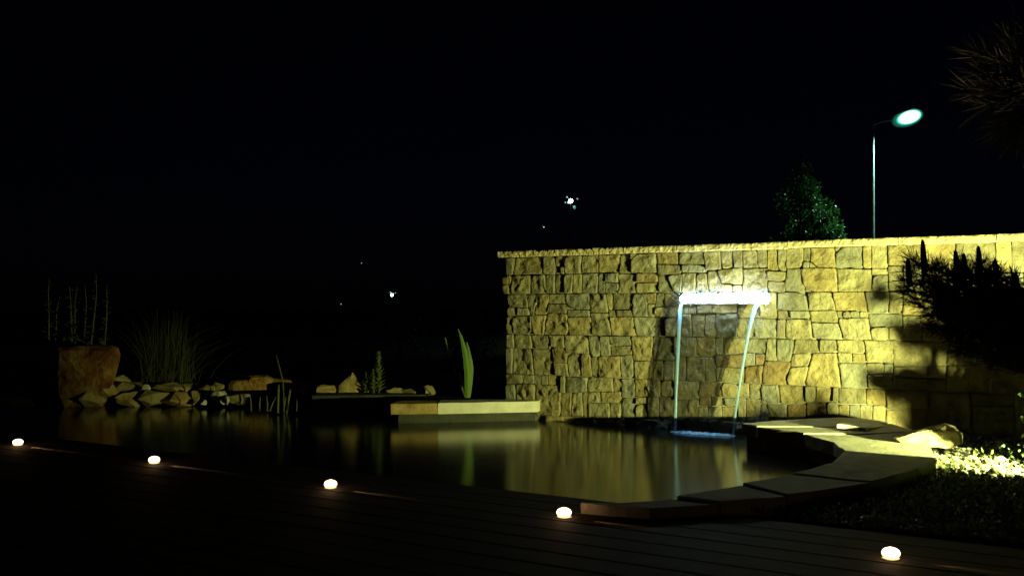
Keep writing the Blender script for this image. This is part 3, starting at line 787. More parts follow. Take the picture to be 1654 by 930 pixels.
for (x, y), w_ in zip(lamp_px, lamp_where):
    g = tag(empty('deck_light', P(x, y + 3, 0.001)), 'small round warm glowing deck light, ' + w_, 'deck light', 'row of lights along the deck')
    link(bpy.data.objects.new('rim', rim_me), g); link(bpy.data.objects.new('lens', lens_me), g); link(bpy.data.objects.new('halo_ring', collar_me), g)
    dl = bpy.data.lights.new('uplight', 'SPOT'); dl.energy = 85.0; dl.color = (1.0, 0.62, 0.30); dl.spot_size = R(84); dl.spot_blend = 0.8; dl.shadow_soft_size = 0.03
    gl = bpy.data.lights.new('spill', 'POINT'); gl.energy = 0.14; gl.color = (1.0, 0.50, 0.20); gl.shadow_soft_size = 0.01
    go = bpy.data.objects.new('spill', gl); link(go, g); go.location = (0, 0, 0.052)
    bl = bpy.data.lights.new('streak_lamp', 'SPOT'); bl.energy = 13.0; bl.color = (1.0, 0.52, 0.20); bl.spot_size = R(9); bl.spot_blend = 0.9; bl.shadow_soft_size = 0.002  # added narrow lamp that draws the streak of glint along the plank
    bo = bpy.data.objects.new('streak_lamp', bl); link(bo, g); bo.location = WDIR * 0.05 + Vector((0, 0, 0.016)); bo.rotation_euler = (WDIR + Vector((0, 0, -0.085))).to_track_quat('-Z', 'Y').to_euler()
    do = bpy.data.objects.new('uplight', dl); link(do, g); do.location = (0, 0, 0.048); do.rotation_euler = (R(180), 0, 0)

# ------------------------------------------------------------------ rocks
def angular_rock(name, box, depth, thick, mat, label, cat, group):
    """a broken piece of stone: the hull of jittered points, edges nibbled by noise"""
    x0, y0, x1, y1 = box
    lo, hi = D(x0, y1, depth), D(x1, y0, depth); c = (lo + hi) / 2; h = (hi - lo) / 2
    view = Vector((c.x, c.y, 0)).normalized(); sidev = Vector((view.y, -view.x, 0))
    bm = bmesh.new()
    for _ in range(11):
        d = rnd_dir(); q = d / (abs(d.x) ** 6 + abs(d.y) ** 6 + abs(d.z) ** 6) ** (1 / 6) * random.uniform(.9, 1.04)
        bm.verts.new(sidev * q.x * h.x + Vector((0, 0, q.z * h.z)) + view * q.y * thick * .5)
    for s_ in (-1, 1):
        bm.verts.new(sidev * s_ * h.x + Vector((0, 0, random.uniform(-.5, .3) * h.z))); bm.verts.new(sidev * random.uniform(-.5, .5) * h.x + Vector((0, 0, s_ * h.z)))
    r_ = bmesh.ops.convex_hull(bm, input=bm.verts)
    bmesh.ops.delete(bm, geom=[v for v in bm.verts if not v.link_faces], context='VERTS')
    bmesh.ops.subdivide_edges(bm, edges=bm.edges[:], cuts=2, use_grid_fill=True)
    off = Vector((random.uniform(0, 90), random.uniform(0, 90), 0)); sz = max(h.x, h.z)
    for v in bm.verts:
        q = v.co / sz
        v.co += v.co.normalized() * sz * (.07 * noise.noise(q * 2.2 + off) + .05 * noise.noise(q * 6 + off))
    vs = [v.co.copy() for v in bm.verts]; bm.verts.index_update(); fs = [tuple(v.index for v in f.verts) for f in bm.faces]; bm.free()
    return tag(mesh_obj(name, vs, fs, mat, None, c), label, cat, group)
def rock(name, outline, depth, thick, mat, label, cat='rock', group=None, rough=0.035, n=34, front=0.5, parent=None, base=None):
    """a boulder grown from its own outline: cross-sections shrink towards front and back, surface broken by noise"""
    pts = [Vector(p) for p in outline]; k = len(pts)
    per = []
    L = sum((pts[(i + 1) % k] - pts[i]).length for i in range(k))
    for i in range(k):
        a, b = pts[i], pts[(i + 1) % k]; m_ = max(1, round(n * (b - a).length / L))
        for j in range(m_): per.append(a.lerp(b, j / m_))
    w3 = [D(p.x, p.y, depth) for p in per]
    c = sum(w3, Vector()) / len(w3)
    view = Vector((c.x, c.y, 0)).normalized()
    secs = [(-1.0, 0.30), (-0.96, 0.60), (-0.82, 0.86), (-0.55, 0.97), (-0.15, 1.0), (0.3, 0.97), (0.7, 0.80), (1.0, 0.4)]
    off = Vector((random.uniform(0, 90), random.uniform(0, 90), random.uniform(0, 90)))
    vs, fs = [], []; m_ = len(w3); size = max((p - c).length for p in w3)
    for u, s in secs:
        for p in w3:
            q = (p - c) * s + view * u * thick * 0.5
            nv = noise.noise(q / size * 1.6 + off) * 0.6 + noise.noise(q / size * 4 + off) * 0.3 + noise.noise(q / size * 9 + off) * .15
            q = q + (q.normalized() if q.length > 1e-6 else view) * nv * rough * (0.5 if abs(u) < .6 else 1.0)
            vs.append(q)
    f0 = len(vs); vs.append(view * -thick * 0.51); vs.append(view * thick * 0.51)
    for r in range(len(secs) - 1):
        for j in range(m_):
            a, b = r * m_ + j, r * m_ + (j + 1) % m_
            fs.append((a, b, b + m_, a + m_))
    for j in range(m_):
        fs.append((f0, (j + 1) % m_, j)); fs.append((f0 + 1, (len(secs) - 1) * m_ + j, (len(secs) - 1) * m_ + (j + 1) % m_))
    o = mesh_obj(name, vs, fs, mat, parent, c)
    if label: tag(o, label, cat, group)
    return o
rock('boulder', [(92, 560), (130, 557), (180, 557), (191, 561), (194, 572), (190, 592), (184, 618), (178, 640), (165, 656), (100, 660), (88, 640), (86, 600)], 11.25, 0.62, M['rust_rock'],
     'large rusty brown boulder with a flat top at the left end of the pond', 'boulder', rough=0.05, n=46)
rock('boulder', [(367, 620), (374, 613), (398, 611), (402, 606), (430, 605), (442, 610), (475, 612), (492, 615), (499, 622), (497, 634), (420, 636), (380, 635), (368, 631)], 11.5, 0.36, M['orange_rock'],
     'long low orange-brown rock lying on the far pond kerb', 'boulder', rough=0.03, n=44)
rock('boulder', [(1440, 704), (1465, 697), (1498, 689), (1528, 684), (1544, 689), (1554, 700), (1556, 714), (1530, 722), (1490, 718), (1450, 712)], 6.9, 0.34, M['sandstone'],
     'smooth pale wedge shaped boulder half in shadow between the coping and the pine', 'boulder', rough=0.03, n=40)
shore = [
    ((132, 626, 166, 652), 11.0, 'rough lumpy rock at the foot of the big rusty boulder'),
    ((164, 622, 188, 642), 11.05, 'small angular rock tucked under the right side of the big boulder'),
    ((174, 606, 206, 620), 11.6, 'flat grey slab of rock behind the right edge of the big boulder'),
    ((189, 616, 230, 635), 11.3, 'flat oblong shore rock just right of the big boulder'),
    ((194, 633, 234, 654), 11.1, 'low dark shore rock at the waterline right of the big boulder'),
    ((229, 629, 268, 652), 11.1, 'broad grey-brown shore rock under the small bright stone'),
    ((231, 621, 242, 632), 11.15, 'little pale bright stone lying on top of a shore rock'),
    ((254, 619, 311, 636), 11.35, 'long flat rock below the clump of long grass'),
    ((266, 633, 311, 653), 11.1, 'rounded waterline rock under the long flat rock'),
    ((310, 631, 322, 648), 11.1, 'narrow upright rock between two wider shore rocks'),
    ((316, 621, 343, 636), 11.3, 'small wedge rock at the right side of the long grass'),
    ((343, 617, 360, 628), 11.4, 'small dark stone behind the shore rocks, left of the long orange rock'),
    ((330, 631, 352, 647), 11.15, 'dark squat rock at the waterline left of the orange one'),
    ((343, 632, 369, 651), 11.05, 'orange tinted shore rock with a pale cobble in front'),
    ((372, 636, 402, 652), 10.95, 'shore rock under the left end of the long orange-brown rock'),
    ((362, 640, 370, 652), 10.85, 'pale cobble standing at the waterline before the orange tinted rock'),
    ((325, 645, 333, 653), 10.9, 'tiny pale pebble at the waterline below the wedge rock'),
    ((511, 622, 541, 637), 10.75, 'low grey rock on the kerb right of the long orange rock'),
    ((577, 616, 598, 636), 10.75, 'small broken rock beside the pointed one and the leafy plant'),
    ((628, 626, 662, 638), 10.7, 'low flat rock right of the leafy plant'),
    ((655, 623, 698, 638), 10.65, 'low rock with a notched top at the right end of the kerb')]
for (x0, y0, x1, y1), dp, lab in shore:
    w_, h_ = x1 - x0, y1 - y0
    pale = 'pale' in lab
    angular_rock('rock', (x0 - w_ * .13, y0 - h_ * .04, x1 + w_ * .13, y1 + h_ * .16), dp, max(0.1, w_ / F * dp * 0.8), M['pale_slab'] if pale else (M['ochre_stone'] if 'orange tinted' in lab else M['shore_rock']), lab, 'rock', 'rocks along the far pond bank')
rock('rock', [(545, 634), (546, 622), (553, 614), (563, 606), (569, 600), (574, 606), (580, 622), (580, 635), (560, 637)], 10.8, 0.2, M['shore_rock'], 'pointed triangular rock standing left of the leafy plant', 'rock', 'rocks along the far pond bank', rough=0.02, n=30)

# ------------------------------------------------------------------ planting
# iris in the bed by the wall
def blade(mb, pts, w, face):
    """a sword leaf along px points at one depth, w = widths"""
    n = len(pts); vs = []
    for p, ww in zip(pts, w):
        vs += [p - face * ww / 2, p + Vector((0, -ww * 0.12, 0)), p + face * ww / 2]
    fs = []
    for i in range(n - 1):
        for k in range(2): fs.append((i * 3 + k, i * 3 + k + 1, i * 3 + k + 4, i * 3 + k + 3))
    mb.add(vs, fs)
ib = D(755, 641, 9.95)
ir = tag(empty('iris', ib), 'bright yellow-green sword leaved iris in the bed left of the wall', 'iris')
def B(pxs, ws, dep, root, mat, name='leaf', face=Vector((1, .15, 0))):
    mb = MB(); f_ = face.normalized()
    blade(mb, [D(x, y, dep) - Vector(root.location) for x, y in pxs], [w_ / F * dep for w_ in ws], f_); return mb.build(name, mat, root)
B([(755, 642), (755.5, 620), (755, 600), (752, 575), (748, 555), (744, 541), (740, 531)], [9, 10, 10.5, 9, 6.5, 4, 1], 9.93, ir, M['iris'])
B([(756, 642), (757, 625), (758.5, 610), (760, 595), (758, 575), (755.5, 560), (754, 552)], [8, 11, 11, 10, 7, 4, 1], 9.97, ir, M['iris'])
B([(753, 642), (749, 625), (745, 610), (741, 598)], [3.5, 3, 2.4, .8], 10.0, ir, M['reed'])
B([(727, 580), (726, 570), (723, 558), (719, 545)], [1, 3, 3, 1], 10.1, ir, M['reed'])
B([(752, 641), (742, 615), (733, 595), (727, 578)], [3, 2.5, 2, 1], 10.1, ir, M['grass'])
# leafy spurge on the kerb
def spurge(px, py, top, depth, label, rows, wmax):
    b0 = D(px, py, depth); r = tag(empty('leafy_plant', b0), label, 'plant', 'leafy plants on the kerb')
    H = (py - top) / F * depth
    mb = MB(); mb.tube([(0, 0, -0.03), (0.01, 0, H * .5), (0.0, 0, H)], [0.008, 0.006, 0.003], 6); mb.build('stem', M['stalk'], r)
    mb = MB()
    for i in range(rows):
        u = i / (rows - 1); z = H * (0.05 + 0.93 * u); L = wmax / F * depth * (0.62 - 0.36 * u)
        for k in range(5):
            a = k * 2 * math.pi / 5 + i * 0.9 + random.uniform(-.2, .2)
            d = Vector((math.cos(a), math.sin(a), 0.55 + 1.1 * u + random.uniform(-.1, .2))).normalized()
            mb.leaf((0, 0, z), d, Vector((-math.sin(a), math.cos(a), 0)), L * random.uniform(.85, 1.15), L * 0.30, 0.15)
    mb.build('leaves', M['spurge'], r)
spurge(612, 636, 573, 10.62, 'upright leafy plant with a pointed tip on the pond kerb', 12, 34)
spurge(592, 636, 606, 10.66, 'smaller bushy plant left of the upright leafy one', 7, 28)
spurge(603, 637, 600, 10.58, 'low leafy shoot in front of the upright leafy plant', 7, 24)

# clump of long grass
gb = D(268, 622, 11.7)
gr = MB()
for i in range(420):
    a = random.uniform(0, 2 * math.pi); lean = abs(random.gauss(0, 1.0)); L = random.uniform(0.5, 0.95) * (1 + .18 * min(lean, 1.5))
    if i % 6 == 0: a = random.choice((0, math.pi)) + random.uniform(-.5, .5); lean = random.uniform(.75, 1.15); L = random.uniform(.8, 1.15)
    d = Vector((math.cos(a), math.sin(a) * .8, 0)); p = Vector((random.gauss(0, .14), random.gauss(0, .10), 0))
    pts, w_ = [], []
    for k in range(6):
        u = k / 5; ang = lean * (0.42 + 1.15 * u)
        pts.append(p.copy()); w_.append(0.007 * (1 - u * .92))
        p = p + (d * math.sin(ang) + Vector((0, 0, math.cos(ang)))) * L / 5
    side = Vector((-d.y, d.x, 0)).normalized() if random.random() < .5 else Vector((1, 0, 0))
    vs = []
    for q, ww in zip(pts, w_): vs += [q - side * ww / 2, q + side * ww / 2]
    gr.add(vs, [(2 * k, 2 * k + 1, 2 * k + 3, 2 * k + 2) for k in range(5)])
tag(gr.build('long_grass_clump', M['grass'], None, gb), 'arching clump of long thin grass behind the shore rocks', 'grass clump')

# tall stalks behind the boulder
stalks = [((76, 560), (82, 449), 'farthest left of the tall leafy stalks, behind the dark end of the boulder'), ((90, 560), (94, 478), 'short stalk between the first and the paired stalks'), ((113, 560), (116, 462), 'stalk with large lower leaves above the middle of the boulder'),
          ((121, 560), (124, 463), 'leafy stalk close beside the one with large lower leaves'), ((131, 560), (140, 462), 'slightly leaning stalk in the middle of the group'), ((143, 560), (156, 444), 'tallest and palest stalk above the right half of the boulder'), ((163, 560), (176, 461), 'thin stalk farthest right, leaning over the boulder edge')]
for (x0, y0), (x1, y1), lab in stalks:
    dp = 11.9 + random.uniform(-.15, .15); a, b = D(x0, y0 + 40, dp), D(x1, y1, dp)
    r = tag(empty('tall_stalk', a), lab, 'plant', 'tall stalks behind the boulder')
    v = b - a
    pts = [v * u + Vector((math.sin(u * 5 + x0) * .02 + math.sin(u * 11 + x0) * .008, 0, 0)) for u in (0, .2, .4, .6, .8, 1)]
    mb = MB(); mb.tube(pts, [.012, .011, .010, .008, .006, .003], 6); mb.build('stem', M['stalk'], r)
    mb = MB()
    for i in range(44):
        u = random.uniform(.22, .98) ** 1.3; q = v * u
        aa = random.uniform(0, 6.28); d = Vector((math.cos(aa), math.sin(aa), random.uniform(-.2, .6)))
        L = (0.11 if 'large' in lab or 'close' in lab else .085) * (1.45 - u)
        mb.leaf(q, d, Vector((-math.sin(aa), math.cos(aa), .3)), L * random.uniform(.7, 1.3), L * .6, .2)
    mb.build('leaves', M['stalk'], r)

# reeds standing in the water
rd = D(440, 664, 10.35)
rr_ = tag(empty('reed_clump', rd), 'thin reeds standing in the water before the long orange rock', 'reeds')
reeds = [[(406, 664), (405.5, 650), (404, 638)], [(420, 664), (419.5, 652), (421, 640)], [(432, 664), (432, 652), (431, 638)], [(449, 667), (449.5, 650), (450, 629), (450.5, 620)], [(463, 667), (465, 652), (468, 636), (469, 628)],
         [(458, 665), (460, 652), (462, 640)], [(436, 664), (441, 650), (446, 640)], [(458, 630), (457, 615), (452, 595), (446, 573)], [(459, 665), (458.5, 645), (458, 628)], [(479, 664), (480, 655), (479, 645)]]
for i, pts in enumerate(reeds):
    B(pts, [3.0 if 3 <= i <= 4 else 2.2] * (len(pts) - 1) + [.7], 10.25 + .1 * (i % 3), rr_, M['reed'] if i < 7 else M['grass'], 'blade', Vector((1, .2, 0)))

# leafy crowns
def crown(name_root, base, centres, leafn, leafL, mat, label, cat, trunk_h, trunk_r, group=None, limb=True):
    r = tag(empty(name_root, base), label, cat, group); b0 = Vector(base)
    mb = MB(); top = max(c.z for c, _ in centres) - b0.z
    mb.tube([(0, 0, -0.2), (0.03, 0, trunk_h * .5), (0, 0.02, trunk_h), (0.02, 0, top * .85)], [trunk_r, trunk_r * .8, trunk_r * .6, trunk_r * .15], 8)
    for c, rad in centres:
        e = c - b0; s = Vector((0, 0, min(max(e.z * .55, trunk_h * .4), top * .8)))
        mid = s.lerp(e, .5) + Vector((0, 0, .06))
        mb.tube([s, mid, e], [trunk_r * .35, trunk_r * .2, trunk_r * .06], 5)
    mb.build('trunk', M['bark'], r)
    mb = MB()
    tot = sum(rad ** 2 for _, rad in centres)
    for c, rad in centres:
        for i in range(int(leafn * rad ** 2 / tot)):
            d = rnd_dir(); q = c - b0 + d * rad * random.uniform(.35, 1.05)
            dd = (d + rnd_dir() * .8 + Vector((0, 0, -.2))).normalized()
            mb.leaf(q, dd, dd.cross(rnd_dir()), leafL * random.uniform(.7, 1.3), leafL * .55, .2)
    o = mb.build('crown', mat, r)
    return r
def blobs(px_list, dep, dj): return [(D(x, y, dep + random.uniform(-dj, dj)), r_ / F * dep) for x, y, r_ in px_list]
tb = D(1292, 494, 24.0); tb.z = -0.05
crown('broadleaf_tree', tb, blobs([(1292, 268, 17), (1285, 295, 24), (1305, 305, 20), (1278, 325, 24), (1305, 335, 28), (1325, 345, 26), (1335, 370, 24), (1310, 370, 32), (1290, 372, 22), (1305, 400, 40), (1275, 410, 34), (1335, 395, 28), (1340, 382, 22)], 24.0, .5),
      5200, 0.105, M['tree_leaf'], 'small leafy tree behind the wall, lit green by the street lamp', 'tree', 1.6, 0.07)
tb = D(757, 560, 16.0); tb.z = -0.05
crown('dark_shrub', tb, blobs([(735, 525, 22), (757, 515, 20), (778, 525, 22), (745, 550, 28), (775, 555, 26), (757, 585, 34), (735, 600, 30), (785, 600, 30)], 16.0, .35), 2600, 0.06, M['shrub_leaf'],
      'dim green shrub behind the iris, just left of the wall end', 'shrub', .5, 0.03, 'dark shrubs beyond the pond')
for px, dep, lab, top in ((645, 19.0, 'dark shrub beneath the small distant light, behind the leafy plant', 495), (535, 17.0, 'dark shrub behind the low rocks left of the leafy plant', 540), (480, 21.0, 'dark shrub far behind the long orange rock', 545)):
    tb = D(px, 560, dep); tb.z = -0.05
    crown('dark_shrub', tb, blobs([(px + random.uniform(-45, 45), random.uniform(top + 15, 600), random.uniform(16, 30)) for _ in range(10)], dep, .4), 1500, 0.06, M['shrub_leaf'], lab, 'shrub', .5, 0.03, 'dark shrubs beyond the pond')

# pines
def tuft(mb, c, d, n, L, w, spread=1.0):
    for _ in range(n):
        dd = (d + rnd_dir() * spread).normalized()
        mb.needle(c + d * random.uniform(-.05, .04), dd, L * random.uniform(.7, 1.1), w)
def in2(x, y, poly):
    r = False; j = len(poly) - 1
    for i in range(len(poly)):
        (x0, y0), (x1, y1) = poly[i], poly[j]
        if (y0 > y) != (y1 > y) and x < (x1 - x0) * (y - y0) / (y1 - y0) + x0: r = not r
        j = i
    return r
PB = Vector((3.05, 5.02, -0.05))
pine = tag(empty('pine_bush', PB), 'dark bushy pine with upright candles, black against the lit right end of the wall', 'pine')
mb = MB()
tk = [Vector((0, 0, -.1)), Vector((0.03, 0, .35)), Vector((-.02, 0.02, .75)), Vector((-.05, 0, 1.05))]
mb.tube(tk, [.05, .045, .035, .02], 10); mb.build('trunk', M['bark'], pine)
crown_px = [(1484, 446), (1494, 438), (1520, 436), (1548, 430), (1585, 430), (1625, 452), (1660, 462), (1740, 450), (1840, 480), (1840, 620), (1690, 610), (1600, 590), (1545, 562), (1508, 522), (1496, 498), (1484, 468)]
PD = 5.1
tufts = []
while len(tufts) < 430:
    x, y = random.uniform(1460, 1840), random.uniform(418, 620)
    if in2(x, y, crown_px): tufts.append(D(x, y, random.uniform(PD - .28, PD + .28)))
for x, y in ((1474, 440), (1468, 455), (1472, 470), (1480, 425), (1470, 478), (1500, 432), (1520, 438), (1556, 434), (1605, 444), (1640, 460), (1486, 494), (1515, 530), (1560, 566), (1610, 585)): tufts.append(D(x, y, PD + random.uniform(-.1, .1)))
n_edge = len(tufts) - 14
br = MB(); nd = MB(); cc = D(1660, 560, PD)
for ti, c in enumerate(tufts):
    e = c - PB; s = tk[1].lerp(tk[3], min(1, max(0, (e.z - .2) / 1.1)))
    br.tube([s, s.lerp(e, .55) + Vector((0, 0, -.05)), e], [.012, .006, .003], 5)
    d = (c - cc); d.z = d.z * .8 + .12; d.normalize()
    if ti >= n_edge: tuft(nd, e, d, 60, 0.115, 0.0028, .75)
    d = (d + rnd_dir() * .7).normalized(); tuft(nd, e, d, 46, 0.082, 0.0032, 1.15)
    tuft(nd, s.lerp(e, .85), d, 24, 0.08, 0.0034, 1.1)
br.build('branches', M['bark'], pine)
o = nd.build('needles', M['pine'], pine); o['kind'] = 'stuff'
for x, y0, y1 in ((1490, 387, 436), (1466, 418, 452), (1543, 404, 440), (1556, 409, 440), (1580, 397, 440), (1607, 418, 456), (1641, 441, 470)):
    dp = PD + random.uniform(-.1, .1); a, b = D(x + 4, y1 + 12, dp) - PB, D(x, y0, dp) - PB
    mb = MB(); mb.tube([a, a.lerp(b, .3), a.lerp(b, .7), a.lerp(b, .93), b], [.012, .0155, .014, .010, .004], 7); [mb.needle(a.lerp(b, random.uniform(0, .9)), rnd_dir(.0), .045, .003) for _ in range(40)]; mb.build('candle', M['candle'], pine)
# leafy shrub added by the spotlight, shaped to cast the wall's shadow lobes
SB = SPOT + Vector((0.02, 0.55, -0.22))
shr = tag(empty('shadow_shrub', SB), 'low dark leafy shrub added beside the spotlight to cast shadows on the wall', 'shrub')
shade = [[(1408, 612), (1425, 602), (1470, 597), (1520, 594), (1525, 612), (1560, 622), (1560, 640), (1500, 640), (1470, 630), (1412, 626)],
         [(1462, 640), (1490, 660), (1484, 674), (1654, 690), (1800, 700), (1800, 600), (1654, 612), (1560, 625)],
         [(1548, 530), (1654, 500), (1800, 490), (1800, 610), (1654, 610), (1562, 600)],
         [(1442, 534), (1500, 524), (1550, 540), (1560, 572), (1520, 566), (1472, 545)],
         [(1402, 479), (1460, 482), (1462, 488), (1402, 486)], [(1508, 700), (1518, 688), (1560, 680), (1570, 712), (1540, 718), (1534, 706)]]
lf = MB(); tw = MB(); k = 0
for poly, n_ in zip(shade, (130, 640, 520, 150, 14, 60)):
    xs = [p[0] for p in poly]; ys = [p[1] for p in poly]; k = 0; rows = []
    while k < n_:
        x, y = random.uniform(min(xs), max(xs)), random.uniform(min(ys), max(ys))
        if in2(x, y, poly):
            on_b = poly is shade[-1]; wp = D(x, y, 6.76 if on_b else wall_depth(x)); t_ = random.uniform(.30, .40) if on_b else random.uniform(.17, .25)
            c = SPOT.lerp(wp, t_) - SB; d = rnd_dir(); lf.leaf(c - d * .012, d, d.cross(rnd_dir()), .042, .026, .2); k += 1; rows.append(c)
    for c in rows[::5]: tw.tube([Vector((0, 0, 0)), c * .5 + Vector((0, 0, .02)), c], [.005, .004, .002], 4)
for _ in range(75):                                  # leaves added in the beam to dapple the gravel with shade
    x, y = random.uniform(1515, 1700), random.uniform(718, 786)
    c = SPOT.lerp(P(x, y, -0.02), random.uniform(.4, .7)) - SB; d = rnd_dir(); lf.leaf(c, d, d.cross(rnd_dir()), .03, .016, .2)
lf.build('leaves', M['shrub_leaf'], shr); tw.build('twigs', M['bark'], shr)
# pine branch reaching in at the top right
TB = Vector((3.3, 3.7, 0))
pt = tag(empty('pine_tree', TB), 'pine tree at the right edge, its needle tufts hanging in at the top right corner', 'pine')
mb = MB(); mb.tube([(0, 0, -.2), (.03, 0, 1.0), (-.02, .03, 2.2), (.0, 0, 3.4)], [.11, .10, .08, .05], 12); mb.build('trunk', M['bark'], pt)
br = MB(); nd = MB()
t2 = [((1625, 150), 3.35, (-1, -.1, .15)), ((1600, 125), 3.4, (-.8, 0, .5)), ((1650, 120), 3.3, (-.5, -.1, .8)), ((1612, 165), 3.3, (-1, 0, -.3)), ((1640, 185), 3.25, (-.5, -.1, -.7)), ((1648, 205), 3.3, (-.3, 0, -1)), ((1660, 150), 3.45, (-.6, 0, .2)),
      ((1590, 150), 3.4, (-1, 0, .1)), ((1670, 200), 3.3, (0, 0, -1)), ((1640, 80), 3.5, (-.5, 0, .8)), ((1600, 95), 3.5, (-.8, 0, .4)), ((1660, 60), 3.5, (-.3, 0, .8)), ((1690, 120), 3.5, (-.2, 0, .6)), ((1700, 170), 3.4, (0, 0, -.6)), ((1625, 195), 3.3, (-.6, 0, -.8))]
hub = D(1760, 130, 3.5) - TB
br.tube([Vector((0, 0, 1.5)), Vector((-.45, -.05, 1.65)), hub], [.035, .028, .018], 7)
for (x, y), dp, d in t2:
    e = D(x, y, dp) - TB; d = Vector(d).normalized()
    br.tube([hub, hub.lerp(e, .5) + Vector((0, 0, .03)), e], [.014, .009, .005], 5)
    tuft(nd, e, d, 85, 0.13, 0.0022, .75)
    tuft(nd, hub.lerp(e, .8), d, 40, 0.12, 0.0022, .9)
br.build('branches', M['bark'], pt); o = nd.build('needles', M['pine'], pt); o['kind'] = 'stuff'

# gravel and cobbles right of the coping
icov = None
bm = bmesh.new(); bmesh.ops.create_icosphere(bm, subdivisions=1, radius=1.0)
icov = [v.co.copy() for v in bm.verts]; icof = [tuple(v.index for v in f.verts) for f in bm.faces]; bm.free()
def pebble_geom(c, r, mb):
    e = Matrix.Rotation(random.random() * 6.28, 3, 'Z') @ Matrix.Diagonal((r * random.uniform(.8, 1.4), r * random.uniform(.7, 1.1), r * random.uniform(.45, .8)))
    mb.add([Vector(c) + e @ (v * random.uniform(.82, 1.12)) for v in icov], icof)
gp = [(1514, 738), (1500, 714), (1535, 716), (1560, 705), (1660, 705), (1830, 720), (1830, 800), (1654, 786), (1600, 776), (1530, 762), (1512, 752)]
mb = MB(); k = 0
while k < 2600:
    x, y = random.uniform(1495, 1830), random.uniform(703, 800)
    if in2(x, y, gp):
        pebble_geom(P(x, y, -0.032 + random.uniform(0, .02)), random.choice([.008, .010, .012, .015, .018, .024]), mb); k += 1
tag(mb.build('gravel', M['pebble']), kind='stuff')
cobs = [((1530, 722), .030, 'small round pale cobble at the corner of the coping'), ((1545, 730), .026, 'pale cobble behind the corner of the coping, second from the boulder'), ((1570, 738), .042, 'pale cobble in the middle of the bright gravel'), ((1566, 722), .024, 'small cobble at the back of the bright gravel'), ((1615, 742), .055, 'large pale cobble with a dark shaded front at the back of the gravel'),
        ((1610, 762), .060, 'largest pale cobble, in the front of the bright gravel'), ((1592, 768), .040, 'rounded cobble at the front edge of the bright gravel'), ((1645, 772), .040, 'pale cobble near the right edge of the picture'), ((1575, 758), .034, 'cobble between the coping corner and the largest cobble'), ((1640, 756), .030, 'small cobble behind the one near the right edge')]
for (x, y), r_, lab in cobs:
    bm = bmesh.new(); bmesh.ops.create_icosphere(bm, subdivisions=2, radius=1.0)
    r_ *= .72; off = Vector((x, y, r_ * 100)); e = Matrix.Rotation(random.random() * 6.28, 3, 'Z') @ Matrix.Diagonal((r_ * 1.2, r_ * .95, r_ * .7))
    vs = [e @ (v.co * (1 + .22 * noise.noise(v.co * 1.3 + off))) for v in bm.verts]; fs = [tuple(v.index for v in f.verts) for f in bm.faces]; bm.free()
    tag(mesh_obj('cobble', vs, fs, M['pebble'], None, P(x, y + 4, -0.02) + Vector((0, 0, r_ * .35)), smooth=True), lab, 'cobble', 'cobbles on the gravel')

# low leafy ground cover between the coping and the deck
cp_ = [(1050, 818), (1165, 811), (1272, 805), (1407, 788), (1480, 768), (1514, 752), (1560, 768), (1660, 790), (1830, 805), (1830, 912), (1654, 882), (1040, 816)]
mb = MB(); k = 0
while k < 8000:
    x, y = random.uniform(1040, 1830), random.uniform(752, 912)
    if in2(x, y, cp_) and (x > 1300 or random.random() < .5):
        c = P(x, y, -0.02) + Vector((0, 0, random.uniform(0, .035)))
        d = rnd_dir(-.2); mb.leaf(c, d, d.cross(rnd_dir()), random.uniform(.02, .045), random.uniform(.012, .022), .2); k += 1
k = 0
while k < 420:                                     # sparse shoots between the stones
    x, y = random.uniform(1500, 1830), random.uniform(705, 800)
    if in2(x, y, gp):
        c = P(x, y, -0.01); d = rnd_dir(.1); mb.leaf(c, d, d.cross(rnd_dir()), random.uniform(.03, .06), random.uniform(.012, .022), .2); k += 1
tag(mb.build('ground_cover', M['cover_leaf']), kind='stuff')

# ------------------------------------------------------------------ street lamp and far lights
LAMPC = (0.42, 1.0, 0.74)
lb = D(1410, 494, 26.5); lb.z = 0
sl_ = tag(empty('street_lamp', lb), 'tall street lamp with a glowing greenish white head behind the wall', 'street lamp')
top = D(1410.5, 199, 26.5) - lb
mb = MB(); mb.tube([(0, 0, 0), (0, 0, top.z * .6), (0, 0, top.z * .93), (0, 0, top.z * .935), (0, 0, top.z)], [.055, .042, .036, .026, .024], 10); mb.build('pole', M['galv'], sl_)
hp = D(1447, 194, 26.5) - lb
mb = MB(); mb.tube([Vector((0, 0, top.z - .06)), Vector((.25, 0, top.z + .04)), hp], [.022, .022, .022], 8); mb.build('arm', plain_mat('lit_arm_grey', (0.55, 0.58, 0.57), 0.5), sl_)  # arm coloured paler than the pole so that it looks lit
hd = (D(1483, 184, 26.5) - D(1447, 196, 26.5)).normalized()
hc = D(1465.5, 191, 26.5) - lb
side = Vector((0, 1, 0)); upv = hd.cross(side) * -1
if upv.z < 0: upv = -upv
MM = Matrix((hd, side, upv)).transposed()
def ell(scale, n1=14, n2=8, zlo=-1, zhi=1):
    vs, fs = [], []
    for i in range(n2 + 1):
        th = math.pi * (i / n2); z = -math.cos(th)
        z = max(zlo, min(zhi, z)); rr2 = math.sin(th)
        for k in range(n1):
            a = 2 * math.pi * k / n1; vs.append(MM @ Vector((rr2 * math.cos(a) * scale[0], rr2 * math.sin(a) * scale[1], z * scale[2])))
    for i in range(n2):
        for k in range(n1): fs.append((i * n1 + k, i * n1 + (k + 1) % n1, (i + 1) * n1 + (k + 1) % n1, (i + 1) * n1 + k))
    return vs, fs
vs, fs = ell((.34, .17, .10), zlo=0.0)
mesh_obj('lamp_hood', [v + hc + upv * .17 for v in vs], fs, M['galv'], sl_, smooth=True)
vs, fs = ell((.44, .20, .23))
